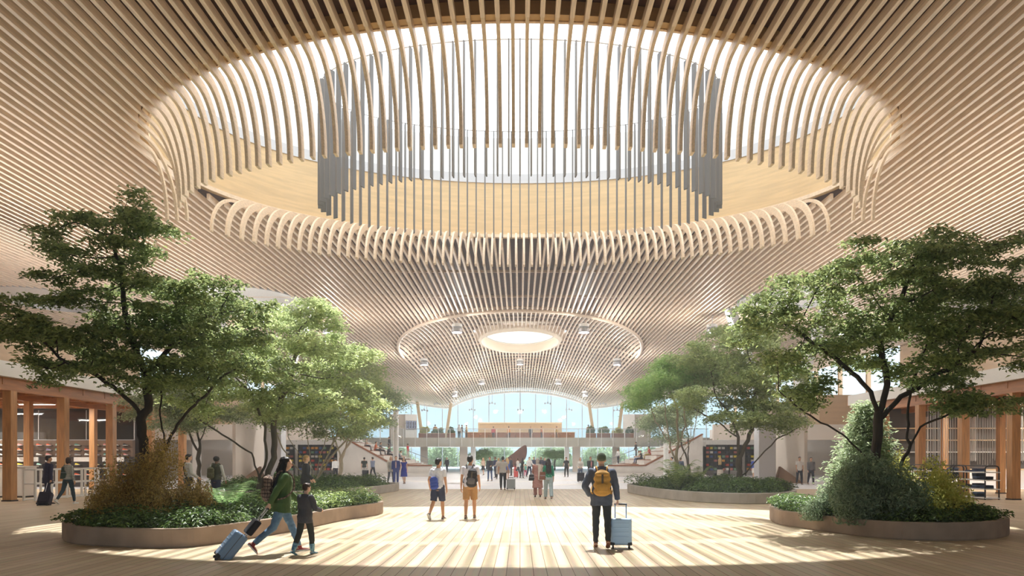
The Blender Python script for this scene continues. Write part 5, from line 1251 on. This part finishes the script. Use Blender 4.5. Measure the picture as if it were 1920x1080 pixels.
def tree_mesh(N, par, r_trunk, tip, root, mbark, split):
    n = len(N); ch = [[] for _ in range(n)]
    for i, p in enumerate(par):
        if p >= 0: ch[p].append(i)
    R = np.zeros(n); e = 2.35
    for i in range(n-1, -1, -1):
        R[i] = (sum(R[c]**e for c in ch[i]))**(1/e) if ch[i] else tip
    base = [i for i in range(n) if par[i] < 0]
    mx = max(R[b] for b in base); g = math.log(r_trunk/tip)/math.log(mx/tip) if mx > tip*1.01 else 1
    R = tip*(R/tip)**g
    mt, mb_ = MB(), MB(); stack = [(b, None) for b in base]
    while stack:
        i, pre = stack.pop(); chain = ([pre] if pre is not None else [])+[i]
        while ch[i]:
            cs = sorted(ch[i], key=lambda c: -R[c])
            for c in cs[1:]: stack.append((c, i))
            i = cs[0]; chain.append(i)
        if len(chain) < 2: continue
        rr = [float(R[k]) for k in chain]
        if pre is not None: rr[0] = min(rr[0], rr[1]*1.15)
        P = [tuple(N[k]) for k in chain]
        a = 0; q = next((t for t, r in enumerate(rr) if r < split), len(rr))
        if q >= 2: mt.tube(P[:q+1], rr[:q+1], 8)
        s0 = q if q >= 2 else 0
        if q >= 2 and q < len(rr): pass
        if len(P)-s0 >= 2: mb_.tube(P[s0:], rr[s0:], 5 if max(rr[s0:]) > .012 else 4, caps=False)
    if mt.v: mt.build('trunk', mbark, root, smooth=True)
    if mb_.v: mb_.build('branches', mbark, root, smooth=True)
    return R, ch
def make_tree(label, base, stems, blobs, natt, nleaf, lsize, mleaf, mbark, r_trunk=.13, seed=1, step=.16, kill=.28, flat=.07, spread=.22, tip=.006, name='tree', group=None, tilt=.5, split=.03, per=12, spr=.55):
    """base world point, stems in picture coordinates (px,py,D), crown lobes (px,py,rx,ry,D,rD,weight)"""
    rng = np.random.default_rng(seed)
    bx, by, bz = base
    root = thing(name, label, 'tree', base, group=group); off = np.array(base)
    A = []; W = np.array([b[2]*b[3]*(b[6] if len(b) > 6 else 1) for b in blobs], float); W /= W.sum()
    for b, w in zip(blobs, W):
        k = int(natt*w)+1; c = np.array(at(b[0], b[1], b[4])); s = b[4]/F
        ns = max(2, k//per); u = rng.normal(size=(ns, 3)); u /= np.linalg.norm(u, axis=1)[:, None]; u *= (rng.random((ns, 1))**.36)
        cs = c+u*np.array([b[2]*s, b[5], b[3]*s])
        q = rng.integers(0, ns, k); v = rng.normal(size=(k, 3)); v /= np.linalg.norm(v, axis=1)[:, None]; v *= rng.random((k, 1))**.5
        w_ = v*np.array([spr, spr, spr*.2])*rng.uniform(.7, 1.2, (ns, 1))[q]; w_[:, 2] += .16*np.sum(w_[:, :2]*u[q, :2], 1)-.12*np.hypot(w_[:, 0], w_[:, 1])
        A.append(cs[q]+w_)
    A = np.vstack(A)-off
    st = [([np.array(q)-off for q in pl], par) for pl, par in stems]
    N, par = colonize(st, A, rng, step=step, kill=kill)
    R, ch = tree_mesh(N, par, r_trunk, tip, root, mbark, split)
    tw = np.array([i for i in range(len(N)) if R[i] < tip*2.2 and par[i] >= 0])
    tips = np.array([i for i in tw if not ch[i]])
    pool = np.concatenate([tw, tips, tips, tips])
    pick = rng.choice(pool, nleaf)
    C = N[pick]+rng.normal(0, 1, (nleaf, 3))*np.array([spread, spread, flat])
    D = N[pick]-N[par[pick]]; D = D/(np.linalg.norm(D, axis=1)[:, None]+1e-9)+rng.normal(0, .8, (nleaf, 3)); D[:, 2] -= .35
    C[:, 2] -= .25*np.hypot(C[:, 0]-N[pick][:, 0], C[:, 1]-N[pick][:, 1])
    leaves_mesh('foliage', C, rand_normals(nleaf, tilt, rng), D, lsize*rng.uniform(.65, 1.25, nleaf), mleaf, root)
    return root
def P3(px, py, D): return at(px, py, D)
# ------------------------------------------------------------------ planters
def planter(label, pts, h, m, lip=.16):
    c = catmull(pts, 7); A = .5*np.sum(c[:, 0]*np.roll(c[:, 1], -1)-np.roll(c[:, 0], -1)*c[:, 1])
    if A < 0: c = c[::-1]
    ce = c.mean(0); inn = offset_poly(c, -lip)
    t = thing('planter', label, 'planter', (ce[0], ce[1], 0)); n = len(c)
    o_ = c-ce; i_ = inn-ce
    rings = [[(p[0], p[1], z) for p in q] for q, z in ((o_*.995, 0), (o_, .03), (o_, h-.02), (o_*.998, h), (i_*1.002, h), (i_, h-.02), (i_, .05))]
    loft(rings).build('rim', m, t, smooth=False)
    s = MB(); s.add([(p[0], p[1], h-.07) for p in i_*1.005], [tuple(range(n))]); s.build('soil', M_SOIL, t)
    return t, inn, h-.07
PA, polyA, zA = planter('front left planter with brownish concrete rim and the tall dark tree', [(-9.9, 14.9), (-8.9, 13.5), (-7.6, 12.95), (-6.4, 12.85), (-5.85, 13.7), (-5.2, 15.8), (-4.75, 18.4), (-4.2, 20.2), (-4.5, 21.4), (-6.6, 21.8), (-9.0, 19.8), (-10.2, 17)], .36, M_RIM)
PB, polyB, zB = planter('front right planter with brownish concrete rim and the big spreading tree', [(6.6, 17.7), (6.75, 16.4), (7.5, 14.45), (8.5, 13.95), (9.8, 14.2), (10.9, 15.2), (11.4, 16.8), (10.6, 19.2), (9.0, 20.4), (7.4, 19.9)], .37, M_RIM)
PC, polyC, zC = planter('rear left planter with low grey rim behind the walking woman', [(-6.45, 36.0), (-6.5, 32.5), (-7.6, 28.5), (-9.5, 26.5), (-12.5, 28), (-14, 31.5), (-12.5, 35.5), (-9, 37.2)], .38, M_RIM2)
PD, polyD, zD = planter('rear right planter with pale grey rim and low green hedge', [(5.35, 34), (5.5, 30.5), (6.4, 26.6), (8.3, 24.9), (10.3, 26), (11.6, 29), (11.5, 32.5), (9, 35.2), (6.8, 35.6)], .40, M_RIM2)
def cover(name, label, poly, z, n, size, m, hmax, seed, nm=60, edge=.0):
    """mounded ground cover: leaves on the shells of many low cushions"""
    rng = np.random.default_rng(seed); lo, hi = poly.min(0), poly.max(0); pc = poly.mean(0)
    M = rng.uniform(lo, hi, (nm*6, 2)); M = M[inside(pc+(poly-pc)*.95, M)][:nm]; k = len(M)
    rr = rng.uniform(.45, .85, k); hh = rng.uniform(.5, 1, k)*hmax
    i = rng.integers(0, k, n); u = rng.normal(size=(n, 3)); u[:, 2] = np.abs(u[:, 2]); u /= np.linalg.norm(u, axis=1)[:, None]
    sc = rng.uniform(.72, 1.08, n)[:, None]
    C = np.concatenate([M[i], np.full((n, 1), z)], 1)+u*np.stack([rr[i], rr[i], hh[i]], 1)*sc
    ok = inside(pc+(poly-pc)*1.03, C) | (C[:, 2] > z+.12); ok &= inside(pc+(poly-pc)*1.1, C)
    C, u = C[ok], u[ok]; n = len(C)
    o = leaves_mesh(name, C, u*.6+rand_normals(n, .5, rng), rng.normal(size=(n, 3))+u, size*rng.uniform(.6, 1.3, n), m, None, asp=.5)
    return tag(o, label, 'ground cover', kind='stuff')
def bush(name, label, c, rad, n, size, m, mb_, seed, asp=.45, fill=.55, up=.4, lumps=26, stems=14):
    rng = np.random.default_rng(seed); t = thing(name, label, 'shrub', c)
    ru = rng.normal(size=(lumps, 3)); ru[:, 2] = np.abs(ru[:, 2])*1.0-.1; ru /= np.linalg.norm(ru, axis=1)[:, None]; ru *= rng.uniform(fill, .88, (lumps, 1))
    L = ru*np.array(rad)*np.array([1, 1, 1]); L[:, 2] = np.maximum(L[:, 2], rad[2]*.12)
    lr = rng.uniform(.22, .38, lumps)
    i = rng.integers(0, lumps, n); u = rng.normal(size=(n, 3)); u /= np.linalg.norm(u, axis=1)[:, None]; s = rng.random((n, 1))**.35
    C = L[i]+u*s*(np.array(rad)[None]*lr[i][:, None]); C[:, 2] = np.maximum(C[:, 2], .02)
    D = u+rng.normal(0, .5, (n, 3)); D[:, 2] += up
    leaves_mesh('foliage', C, u+rng.normal(0, .7, (n, 3)), D, size*rng.uniform(.6, 1.3, n), m, t, asp=asp)
    b = MB()
    for k in range(stems):
        e = L[k % lumps]; b.tube([(e[0]*.08, e[1]*.08, -.03), (e[0]*.45, e[1]*.45, e[2]*.6), tuple(e)], [.018, .012, .004], 5)
    b.build('stems', mb_, t); return t
def fern(name, label, c, n, L, m, seed, rise=.75):
    rng = np.random.default_rng(seed); t = thing(name, label, 'fern', c)
    for k in range(n):
        a = 2*PI*k/n+rng.uniform(-.25, .25); l = L*rng.uniform(.75, 1.1); h = l*rise*rng.uniform(.8, 1.1)
        P = []; V = []; Q = []
        for i in range(23):
            s = i/22; r = l*s*.8; z = h*math.sin(min(1, s*1.12)*PI*.62)/math.sin(PI*.5)
            P.append(np.array([r*math.cos(a), r*math.sin(a), z]))
        side = np.array([-math.sin(a), math.cos(a), 0])
        for i in range(1, 22):
            w = l*.2*math.sin(PI*min(1, i/22*.92+.08))**.8; d = (P[i+1]-P[i]) if i < 22 else (P[i]-P[i-1])
            for sg in (-1, 1):
                b = len(V); tip = P[i]+side*sg*w+d*.9-np.array([0, 0, w*.18]); q = d*.42
                V += [P[i]-q*.6, P[i]+q*.6, tip+q*.25, tip-q*.25]; Q.append((b, b+1, b+2, b+3))
        for i in range(22):
            b = len(V); V += [P[i]-side*.006, P[i]+side*.006, P[i+1]+side*.004, P[i+1]-side*.004]; Q.append((b, b+1, b+2, b+3))
        link('frond', quads_mesh('frond', V, Q), m, t)
    return t
# ------------------------------------------------------------------ the front left tree
make_tree('tall dark leaved tree on the front left planter reaching towards the skylight', (P3(268, 925, 16)[0], 16, zA-.05),
    [([P3(268, 962, 16)[:2]+(zA-.05,), P3(272, 880, 16), P3(267, 800, 16), P3(258, 768, 16.0)], None),
     ([P3(258, 768, 16), P3(225, 735, 15.7), P3(165, 695, 15.4), P3(110, 672, 15)], 0),
     ([P3(262, 785, 16), P3(280, 765, 16.1), P3(272, 700, 16.2), P3(240, 620, 16.2), P3(228, 520, 16.2), P3(210, 440, 16.1)], 0),
     ([P3(272, 700, 16.2), P3(330, 640, 16.5), P3(380, 600, 16.7)], 0),
     ([P3(272, 900, 16), P3(310, 840, 16.4), P3(300, 780, 16.6), P3(305, 720, 16.6)], 0),
     ([P3(310, 840, 16.4), P3(340, 785, 16.8), P3(400, 725, 17)], 0)],
    [(205, 392, 88, 30, 16, .9, .8), (195, 440, 110, 45, 16, 1.2), (270, 435, 60, 22, 16.2, .7, .8), (210, 505, 105, 45, 16, 1.3), (255, 560, 170, 55, 16.2, 1.8), (60, 600, 110, 58, 15.4, 1.6, 1.1), (150, 640, 160, 48, 15.8, 1.8), (360, 590, 120, 55, 16.8, 1.8, 1.2), (440, 560, 80, 40, 17, 1.4), (250, 690, 170, 38, 16.2, 1.7, .8), (90, 705, 80, 18, 15.2, .9, .5), (410, 670, 110, 60, 17, 1.6, 1.1), (330, 650, 120, 60, 16.4, 1.8)],
    2300, 40000, .12, L_MAIN, M_BARK, r_trunk=.115, seed=11, spread=.15, flat=.05, step=.15, kill=.24)
# ------------------------------------------------------------------ the front right tree
make_tree('big spreading dark leaved tree on the front right planter', (P3(1640, 925, 16.2)[0], 16.2, zB-.05),
    [([P3(1640, 960, 16.2)[:2]+(zB-.05,), P3(1640, 870, 16.2), P3(1645, 815, 16.2), P3(1648, 775, 16.2)], None),
     ([P3(1640, 870, 16.2), P3(1580, 815, 16), P3(1510, 775, 15.8), P3(1460, 735, 15.8)], 0),
     ([P3(1648, 775, 16.2), P3(1625, 725, 16.2), P3(1570, 675, 16.1), P3(1500, 625, 16), P3(1450, 590, 16)], 0),
     ([P3(1648, 775, 16.2), P3(1665, 720, 16.2), P3(1650, 640, 16.3), P3(1690, 560, 16.4), P3(1720, 470, 16.4)], 0),
     ([P3(1648, 785, 16.2), P3(1690, 745, 16.4), P3(1760, 700, 16.5), P3(1830, 660, 16.5)], 0),
     ([P3(1680, 958, 16.6)[:2]+(zB-.05,), P3(1690, 868, 16.6), P3(1725, 800, 16.6), P3(1790, 770, 16.5), P3(1850, 755, 16.4)], None),
     ([P3(1700, 835, 16.6), P3(1702, 770, 16.8), P3(1712, 715, 16.8), P3(1740, 640, 16.8)], 0)],
    [(1745, 432, 62, 32, 16.4, .9, .9), (1700, 480, 85, 32, 16.4, 1.1), (1810, 500, 110, 60, 16.5, 1.7, 1.1), (1880, 520, 70, 50, 16.6, 1.3, .9), (1590, 475, 70, 22, 16, .9, .7), (1540, 530, 75, 40, 16, 1.2), (1650, 560, 110, 55, 16.3, 1.7), (1770, 590, 130, 60, 16.6, 1.8, 1.2), (1850, 650, 100, 48, 16.4, 1.6, 1.1), (1480, 580, 95, 36, 15.9, 1.2, .9), (1440, 620, 60, 30, 15.9, 1, .7), (1560, 630, 100, 40, 16, 1.4, .8), (1700, 660, 110, 45, 16.4, 1.6, .9), (1820, 725, 110, 36, 16.4, 1.4, .9), (1480, 700, 80, 40, 15.8, 1.2, .7), (1560, 720, 60, 30, 16, 1, .4), (1870, 780, 50, 18, 16.2, .8, .3)],
    2300, 40000, .12, L_MAIN, M_BARK, r_trunk=.115, seed=23, spread=.15, flat=.05, step=.15, kill=.24)
# ------------------------------------------------------------------ second row, left
make_tree('lighter green multi stemmed tree at the back of the front left planter', (P3(487, 905, 20.6)[0], 20.6, zA-.05),
    [([P3(490, 940, 20.6)[:2]+(zA-.05,), P3(487, 895, 20.6), P3(470, 850, 20.4), P3(420, 815, 20.2), P3(375, 790, 20)], None),
     ([P3(487, 900, 20.6), P3(500, 860, 20.6), P3(498, 800, 20.7), P3(470, 740, 20.8)], 0),
     ([P3(495, 905, 20.6), P3(515, 860, 20.8), P3(512, 790, 21), P3(540, 720, 21.2), P3(560, 640, 21.4)], 0)],
    [(540, 590, 95, 45, 21.5, 2, 1), (470, 640, 120, 60, 20.8, 2.2, 1), (590, 660, 110, 60, 21.5, 2.2, 1), (520, 730, 140, 55, 21, 2.2, 1), (400, 745, 70, 40, 20, 1.4, .7), (640, 740, 70, 50, 21.8, 1.6, .9), (600, 610, 70, 45, 21.8, 1.6, .9)],
    1500, 32000, .125, L_LIGHT, M_BARK2, r_trunk=.11, seed=31, step=.18, kill=.3, spread=.16, flat=.06, spr=.6)
make_tree('many stemmed pale barked small tree on the rear left planter', (P3(588, 905, 31)[0], 31, zC-.05),
    [([P3(588, 930, 31)[:2]+(zC-.05,), P3(588, 895, 31), P3(560, 850, 30.8), P3(540, 820, 30.6)], None),
     ([P3(590, 905, 31), P3(600, 860, 31), P3(612, 815, 31)], 0), ([P3(590, 905, 31), P3(580, 850, 31), P3(575, 810, 31.2)], 0),
     ([P3(590, 905, 31), P3(625, 850, 31.3), P3(655, 820, 31.5)], 0), ([P3(592, 905, 31), P3(615, 850, 31.2), P3(635, 805, 31.4)], 0),
     ([P3(588, 900, 31), P3(548, 870, 30.8), P3(530, 840, 30.6), P3(520, 815, 30.6)], 0)],
    [(600, 790, 120, 26, 31, 3.2, 1.2), (640, 760, 90, 40, 31.4, 3, 1.2), (560, 760, 90, 40, 31, 3, 1), (650, 690, 80, 50, 31.5, 2.6, 1)],
    1100, 26000, .14, L_LIGHT, M_BARK3, r_trunk=.10, seed=37, step=.26, kill=.48, spread=.28, flat=.12)
make_tree('pale hazy tree with white stems farther back at the foot of the left seating steps', (P3(637, 905, 40)[0], 40, 0),
    [([P3(637, 912, 40)[:2]+(0,), P3(640, 860, 40), P3(660, 800, 40), P3(690, 760, 40)], None), ([P3(640, 850, 40), P3(690, 790, 40), P3(730, 755, 40)], 0), ([P3(640, 860, 40), P3(620, 800, 40), P3(625, 740, 40)], 0)],
    [(700, 720, 58, 34, 40, 2.5, 1), (715, 765, 48, 30, 40, 2, .8), (650, 730, 60, 50, 40, 2.6, 1), (690, 690, 40, 22, 40, 1.6, .8), (655, 785, 50, 25, 40, 2, .7)],
    700, 17000, .16, L_FAR, M_BARK3, r_trunk=.12, seed=41, step=.3, kill=.55, spread=.32, flat=.14)
make_tree('loose pale tree behind the bronze shrub beside the left shoe shop', (P3(372, 900, 33)[0], 33, 0),
    [([P3(372, 924, 33)[:2]+(0,), P3(372, 860, 33), P3(375, 825, 33), P3(395, 785, 33)], None), ([P3(374, 850, 33), P3(350, 800, 33), P3(320, 775, 33), P3(285, 755, 33)], 0), ([P3(375, 830, 33), P3(365, 780, 33), P3(350, 740, 33)], 0)],
    [(283, 752, 40, 26, 33, 1.6, 1), (335, 740, 62, 36, 33, 2.2, 1), (400, 770, 60, 30, 33, 2, .9), (285, 790, 34, 14, 33, 1.2, .5), (350, 790, 60, 20, 33, 1.5, .6)],
    700, 15000, .14, L_FAR, M_BARK2, r_trunk=.10, seed=43, step=.28, kill=.5, spread=.3, flat=.1)
# ------------------------------------------------------------------ second row, right
make_tree('slim grey trunked tree rising from the right half of the rear right planter', (P3(1390, 915, 28)[0], 28, zD-.05),
    [([P3(1388, 930, 28)[:2]+(zD-.05,), P3(1386, 870, 28), P3(1384, 820, 28), P3(1372, 780, 28), P3(1340, 740, 28)], None),
     ([P3(1390, 893, 28), P3(1425, 855, 27.8), P3(1455, 825, 27.6), P3(1500, 800, 27.4)], 0),
     ([P3(1386, 860, 28), P3(1408, 815, 28), P3(1412, 770, 28), P3(1420, 710, 28)], 0),
     ([P3(1384, 825, 28), P3(1345, 790, 28.2), P3(1300, 765, 28.4)], 0)],
    [(1400, 650, 80, 40, 28, 2.2, 1), (1350, 690, 90, 45, 28, 2.4, 1), (1430, 720, 90, 40, 28, 2.2, 1), (1320, 735, 90, 30, 28.4, 2, .8), (1470, 770, 70, 28, 27.6, 1.6, .7), (1370, 620, 60, 22, 28, 1.6, .6), (1400, 775, 80, 25, 28, 1.8, .6), (1300, 670, 50, 35, 28.4, 1.6, .7)],
    1300, 34000, .135, L_LIGHT, M_BARK2, r_trunk=.13, seed=53, step=.24, kill=.44, spread=.24, flat=.09)
make_tree('umbrella shaped bright green tree with pale stems in the rear right planter', (P3(1270, 915, 31)[0], 31, zD-.05),
    [([P3(1268, 925, 31)[:2]+(zD-.05,), P3(1268, 870, 31), P3(1255, 830, 31), P3(1230, 790, 31), P3(1215, 750, 31)], None),
     ([P3(1268, 865, 31), P3(1272, 810, 31), P3(1268, 760, 31), P3(1250, 725, 31)], 0), ([P3(1268, 850, 31), P3(1285, 800, 31.2), P3(1282, 740, 31.2)], 0),
     ([P3(1270, 870, 31), P3(1300, 820, 31.4), P3(1310, 760, 31.6)], 0), ([P3(1258, 840, 31), P3(1248, 780, 31), P3(1245, 740, 31)], 0)],
    [(1250, 712, 70, 18, 31, 2.6, 1.3), (1205, 735, 34, 20, 30.6, 1.6, 1.1), (1310, 705, 70, 20, 31.5, 2.4, 1.2), (1270, 690, 60, 14, 31.2, 2.2, 1), (1190, 765, 18, 14, 30.5, .8, .5)],
    900, 28000, .13, L_SOFT, M_BARK3, r_trunk=.10, seed=59, step=.22, kill=.4, spread=.22, flat=.12)
make_tree('small pale tree standing before the right seating steps', (P3(1293, 905, 47)[0], 47, 0),
    [([P3(1293, 904, 47)[:2]+(0,), P3(1292, 860, 47), P3(1290, 810, 47)], None), ([P3(1292, 870, 47), P3(1278, 835, 47), P3(1275, 815, 47)], 0)],
    [(1235, 790, 34, 22, 46, 2, 1), (1262, 770, 45, 20, 47, 2.2, 1), (1215, 785, 14, 24, 46, 1, .6), (1255, 815, 30, 12, 47, 1.5, .5)],
    450, 12000, .17, L_FAR, M_BARK2, r_trunk=.10, seed=61, step=.34, kill=.6, spread=.34, flat=.15)
# ------------------------------------------------------------------ shrubs, ferns, ground cover
bush('bronze_shrub', 'large bronze olive shrub under the tall left tree', (P3(268, 0, 15)[0], 14.9, zA-.05), (1.12, 1.1, 1.95), 30000, .055, L_OLIVE, M_BARK, 71, fill=.45, up=1.0, lumps=44, stems=40)
bush('bronze_shrub', 'smaller bronze shrub spilling right of the large one, before the man with the satchel', (P3(355, 0, 15.6)[0], 15.6, zA-.05), (.75, .7, 1.15), 9000, .055, L_OLIVE, M_BARK, 72, fill=.4, up=.8, lumps=26, stems=22)
bush('sage_shrub', 'rounded grey green shrub at the foot of the right tree', (P3(1622, 0, 15.6)[0], 15.4, zB-.05), (1.4, 1.1, 1.42), 24000, .10, L_SAGE, M_BARK, 73, asp=.22, fill=.62, lumps=54, stems=24)
bush('yellow_shrub', 'yellow green shrub right of the grey green one', (P3(1745, 0, 15.8)[0], 15.7, zB-.05), (.98, .85, 1.4), 15000, .07, L_YELLOW, M_BARK, 74, fill=.45, up=.7, lumps=30, stems=24)
bush('yellow_shrub', 'small yellow shrub tip glowing behind the grey green shrub', (P3(1690, 0, 17.2)[0], 17.4, zB-.05), (.6, .6, 1.65), 6000, .065, L_YELLOW, M_BARK, 75, fill=.45, up=.7, lumps=20, stems=16)
fern('fern', 'large pale fern catching the sun right of the bronze shrub', (P3(428, 0, 17)[0], 17.0, zA-.03), 15, 1.05, L_FERN, 81)
fern('fern', 'second fern just behind the pale sunlit one', (P3(455, 0, 18.2)[0], 18.3, zA-.03), 12, .8, L_FERN, 82)
fern('fern', 'big fern tuft at the left end of the rear right planter', (P3(1268, 0, 28.6)[0], 28.4, zD-.03), 20, 1.25, L_COVER2, 83, rise=.95)
fern('fern', 'fern tuft behind the hedge of the rear right planter', (P3(1310, 0, 30)[0], 30.2, zD-.03), 15, 1.0, L_COVER2, 84, rise=.95)
# pyramidal light green conifer
def conifer(label, c, h, r, n, m, seed):
    rng = np.random.default_rng(seed); t = thing('conifer', label, 'conifer', c)
    MB().tube([(0, 0, 0), (.03, 0, h*.5), (0, 0, h)], [.07, .05, .01], 8).build('trunk', M_BARK2, t)
    b = MB(); C = []; Dd = []
    for k in range(150):
        s = (k/150)**.85; z = h*(.06+.93*s); L = r*(1-s)**.8*rng.uniform(.75, 1.1)+.08; a = k*2.399
        e = np.array([L*math.cos(a), L*math.sin(a), z-.12*L+.1]); p0 = np.array([0, 0, z])
        b.tube([tuple(p0), tuple(e)], [.012, .003], 4, caps=False); q = int(n/150*(.35+1.3*(1-s)))
        u = rng.random(q)**.6; C.append(p0+(e-p0)*u[:, None]+rng.normal(0, 1, (q, 3))*np.array([.13, .13, .04])); Dd.append(np.tile(e-p0, (q, 1))+rng.normal(0, .25, (q, 3)))
    b.build('branches', M_BARK2, t); C = np.vstack(C); D = np.vstack(Dd)
    leaves_mesh('foliage', C, rand_normals(len(C), .5, rng), D, .11*rng.uniform(.6, 1.3, len(C)), m, t, asp=.35); return t
conifer('light green pyramid shaped conifer behind the grey green shrub', (P3(1628, 0, 18.4)[0], 18.5, zB-.05), 2.9, 1.15, 17000, L_FAR, 91)
cover('ground_cover', 'dark green ground cover filling the front left planter', polyA, zA, 46000, .085, L_COVER, .46, 101, nm=90)
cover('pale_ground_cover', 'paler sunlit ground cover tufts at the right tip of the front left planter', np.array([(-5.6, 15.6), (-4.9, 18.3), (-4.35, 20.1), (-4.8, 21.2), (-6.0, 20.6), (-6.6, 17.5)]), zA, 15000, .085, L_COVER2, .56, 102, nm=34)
cover('ground_cover', 'dark green ground cover filling the front right planter', polyB, zB, 42000, .085, L_COVER, .42, 103, nm=80)
cover('ground_cover', 'low green hedge plants filling the rear right planter', polyD, zD, 34000, .10, L_COVER, .62, 104, nm=90)
cover('ground_cover', 'low green hedge plants filling the rear left planter', polyC, zC, 30000, .10, L_COVER, .62, 105, nm=90)
# hedge and trees outside, beyond the end glazing, and under the bridge
def hedge(label, c, rad, n, size, m, seed): return bush('hedge', label, c, rad, n, size, m, M_BARK2, seed, fill=.5, lumps=40, stems=10)
for i, x in enumerate((-34, -24, -14, -4, 6, 16, 26, 36)):
    hedge('%s tree mass of the green belt outside behind the bridge, from the left' % 'first second third fourth fifth sixth seventh eighth'.split()[i], (x, 128+2*(i % 2), -.1), (4.7, 3.0, 5.4), 5000, .5, L_FAR, 120+i)
for s, px in ((-1, 905), (1, 1040)):
    make_tree('small bright tree seen under the bridge on the %s' % ('left' if s < 0 else 'right'), (P3(px, 880, 92)[0], 92, 0), [([P3(px, 881.6, 92)[:2]+(0,), P3(px, 865, 92), P3(px+3*s, 857, 92)], None)],
        [(px, 849, 22, 5, 92, 1.6, 1), (px+s*8, 853, 16, 4, 92, 1.2, .6)], 160, 4200, .26, L_SOFT, M_BARK2, r_trunk=.12, seed=131+s, step=.3, kill=.5, spread=.35, flat=.2)
tag(MB().box(-70, 70, 110.2, 180, -.4, -.12).build('lawn', mat('lawn_green', hexc(120, 140, 90), .9, var=.3, scale=.5)), kind='structure')

# plant boxes on the mezzanine
for j, (px, w, lm) in enumerate(((797, 1.5, L_YELLOW), (822, 1.6, L_COVER2), (846, 1.0, L_COVER), (1108, 1.2, L_COVER), (1132, 1.6, L_COVER2), (1158, 1.5, L_YELLOW), (1180, 1.0, L_COVER))):
    x = (px-CX)*82/F; wd = ('leftmost', 'second', 'third', 'fourth', 'fifth', 'sixth', 'rightmost')[j]
    t = thing('plant_box', '%s timber plant box behind the mezzanine balustrade' % wd, 'planter', (x, 82.0, 4.0), group='plant boxes on the mezzanine')
    MB().box(-w*.5, w*.5, -.25, .25, 0, .6).build('box', M_SIENNA, t, bevel=.02); MB().box(-w*.5-.02, w*.5+.02, -.27, .27, .6, .64).build('rim', M_PALEW, t)
    bush('box_plant', '%s clump of greenery in the mezzanine plant boxes' % wd, (x, 82.0, 4.62), (w*.5, .3, .85), 1500, .16, lm, M_BARK2, 200+j, lumps=14, stems=6)
# faint haze of the sunlit hall
hz = bpy.data.materials.new('haze'); hz.use_nodes = True; n_, l_ = hz.node_tree.nodes, hz.node_tree.links; n_.clear()
vo = n_.new('ShaderNodeVolumeScatter'); vo.inputs['Color'].default_value = (1, .99, .97, 1); vo.inputs['Density'].default_value = .0028; vo.inputs['Anisotropy'].default_value = .35
ou = n_.new('ShaderNodeOutputMaterial'); l_.new(vo.outputs[0], ou.inputs['Volume'])
tag(MB().box(-76, 76, -42, 186, -1.2, 22).build('haze', hz), 'faint sunlit haze hanging in the hall', 'haze', kind='stuff')
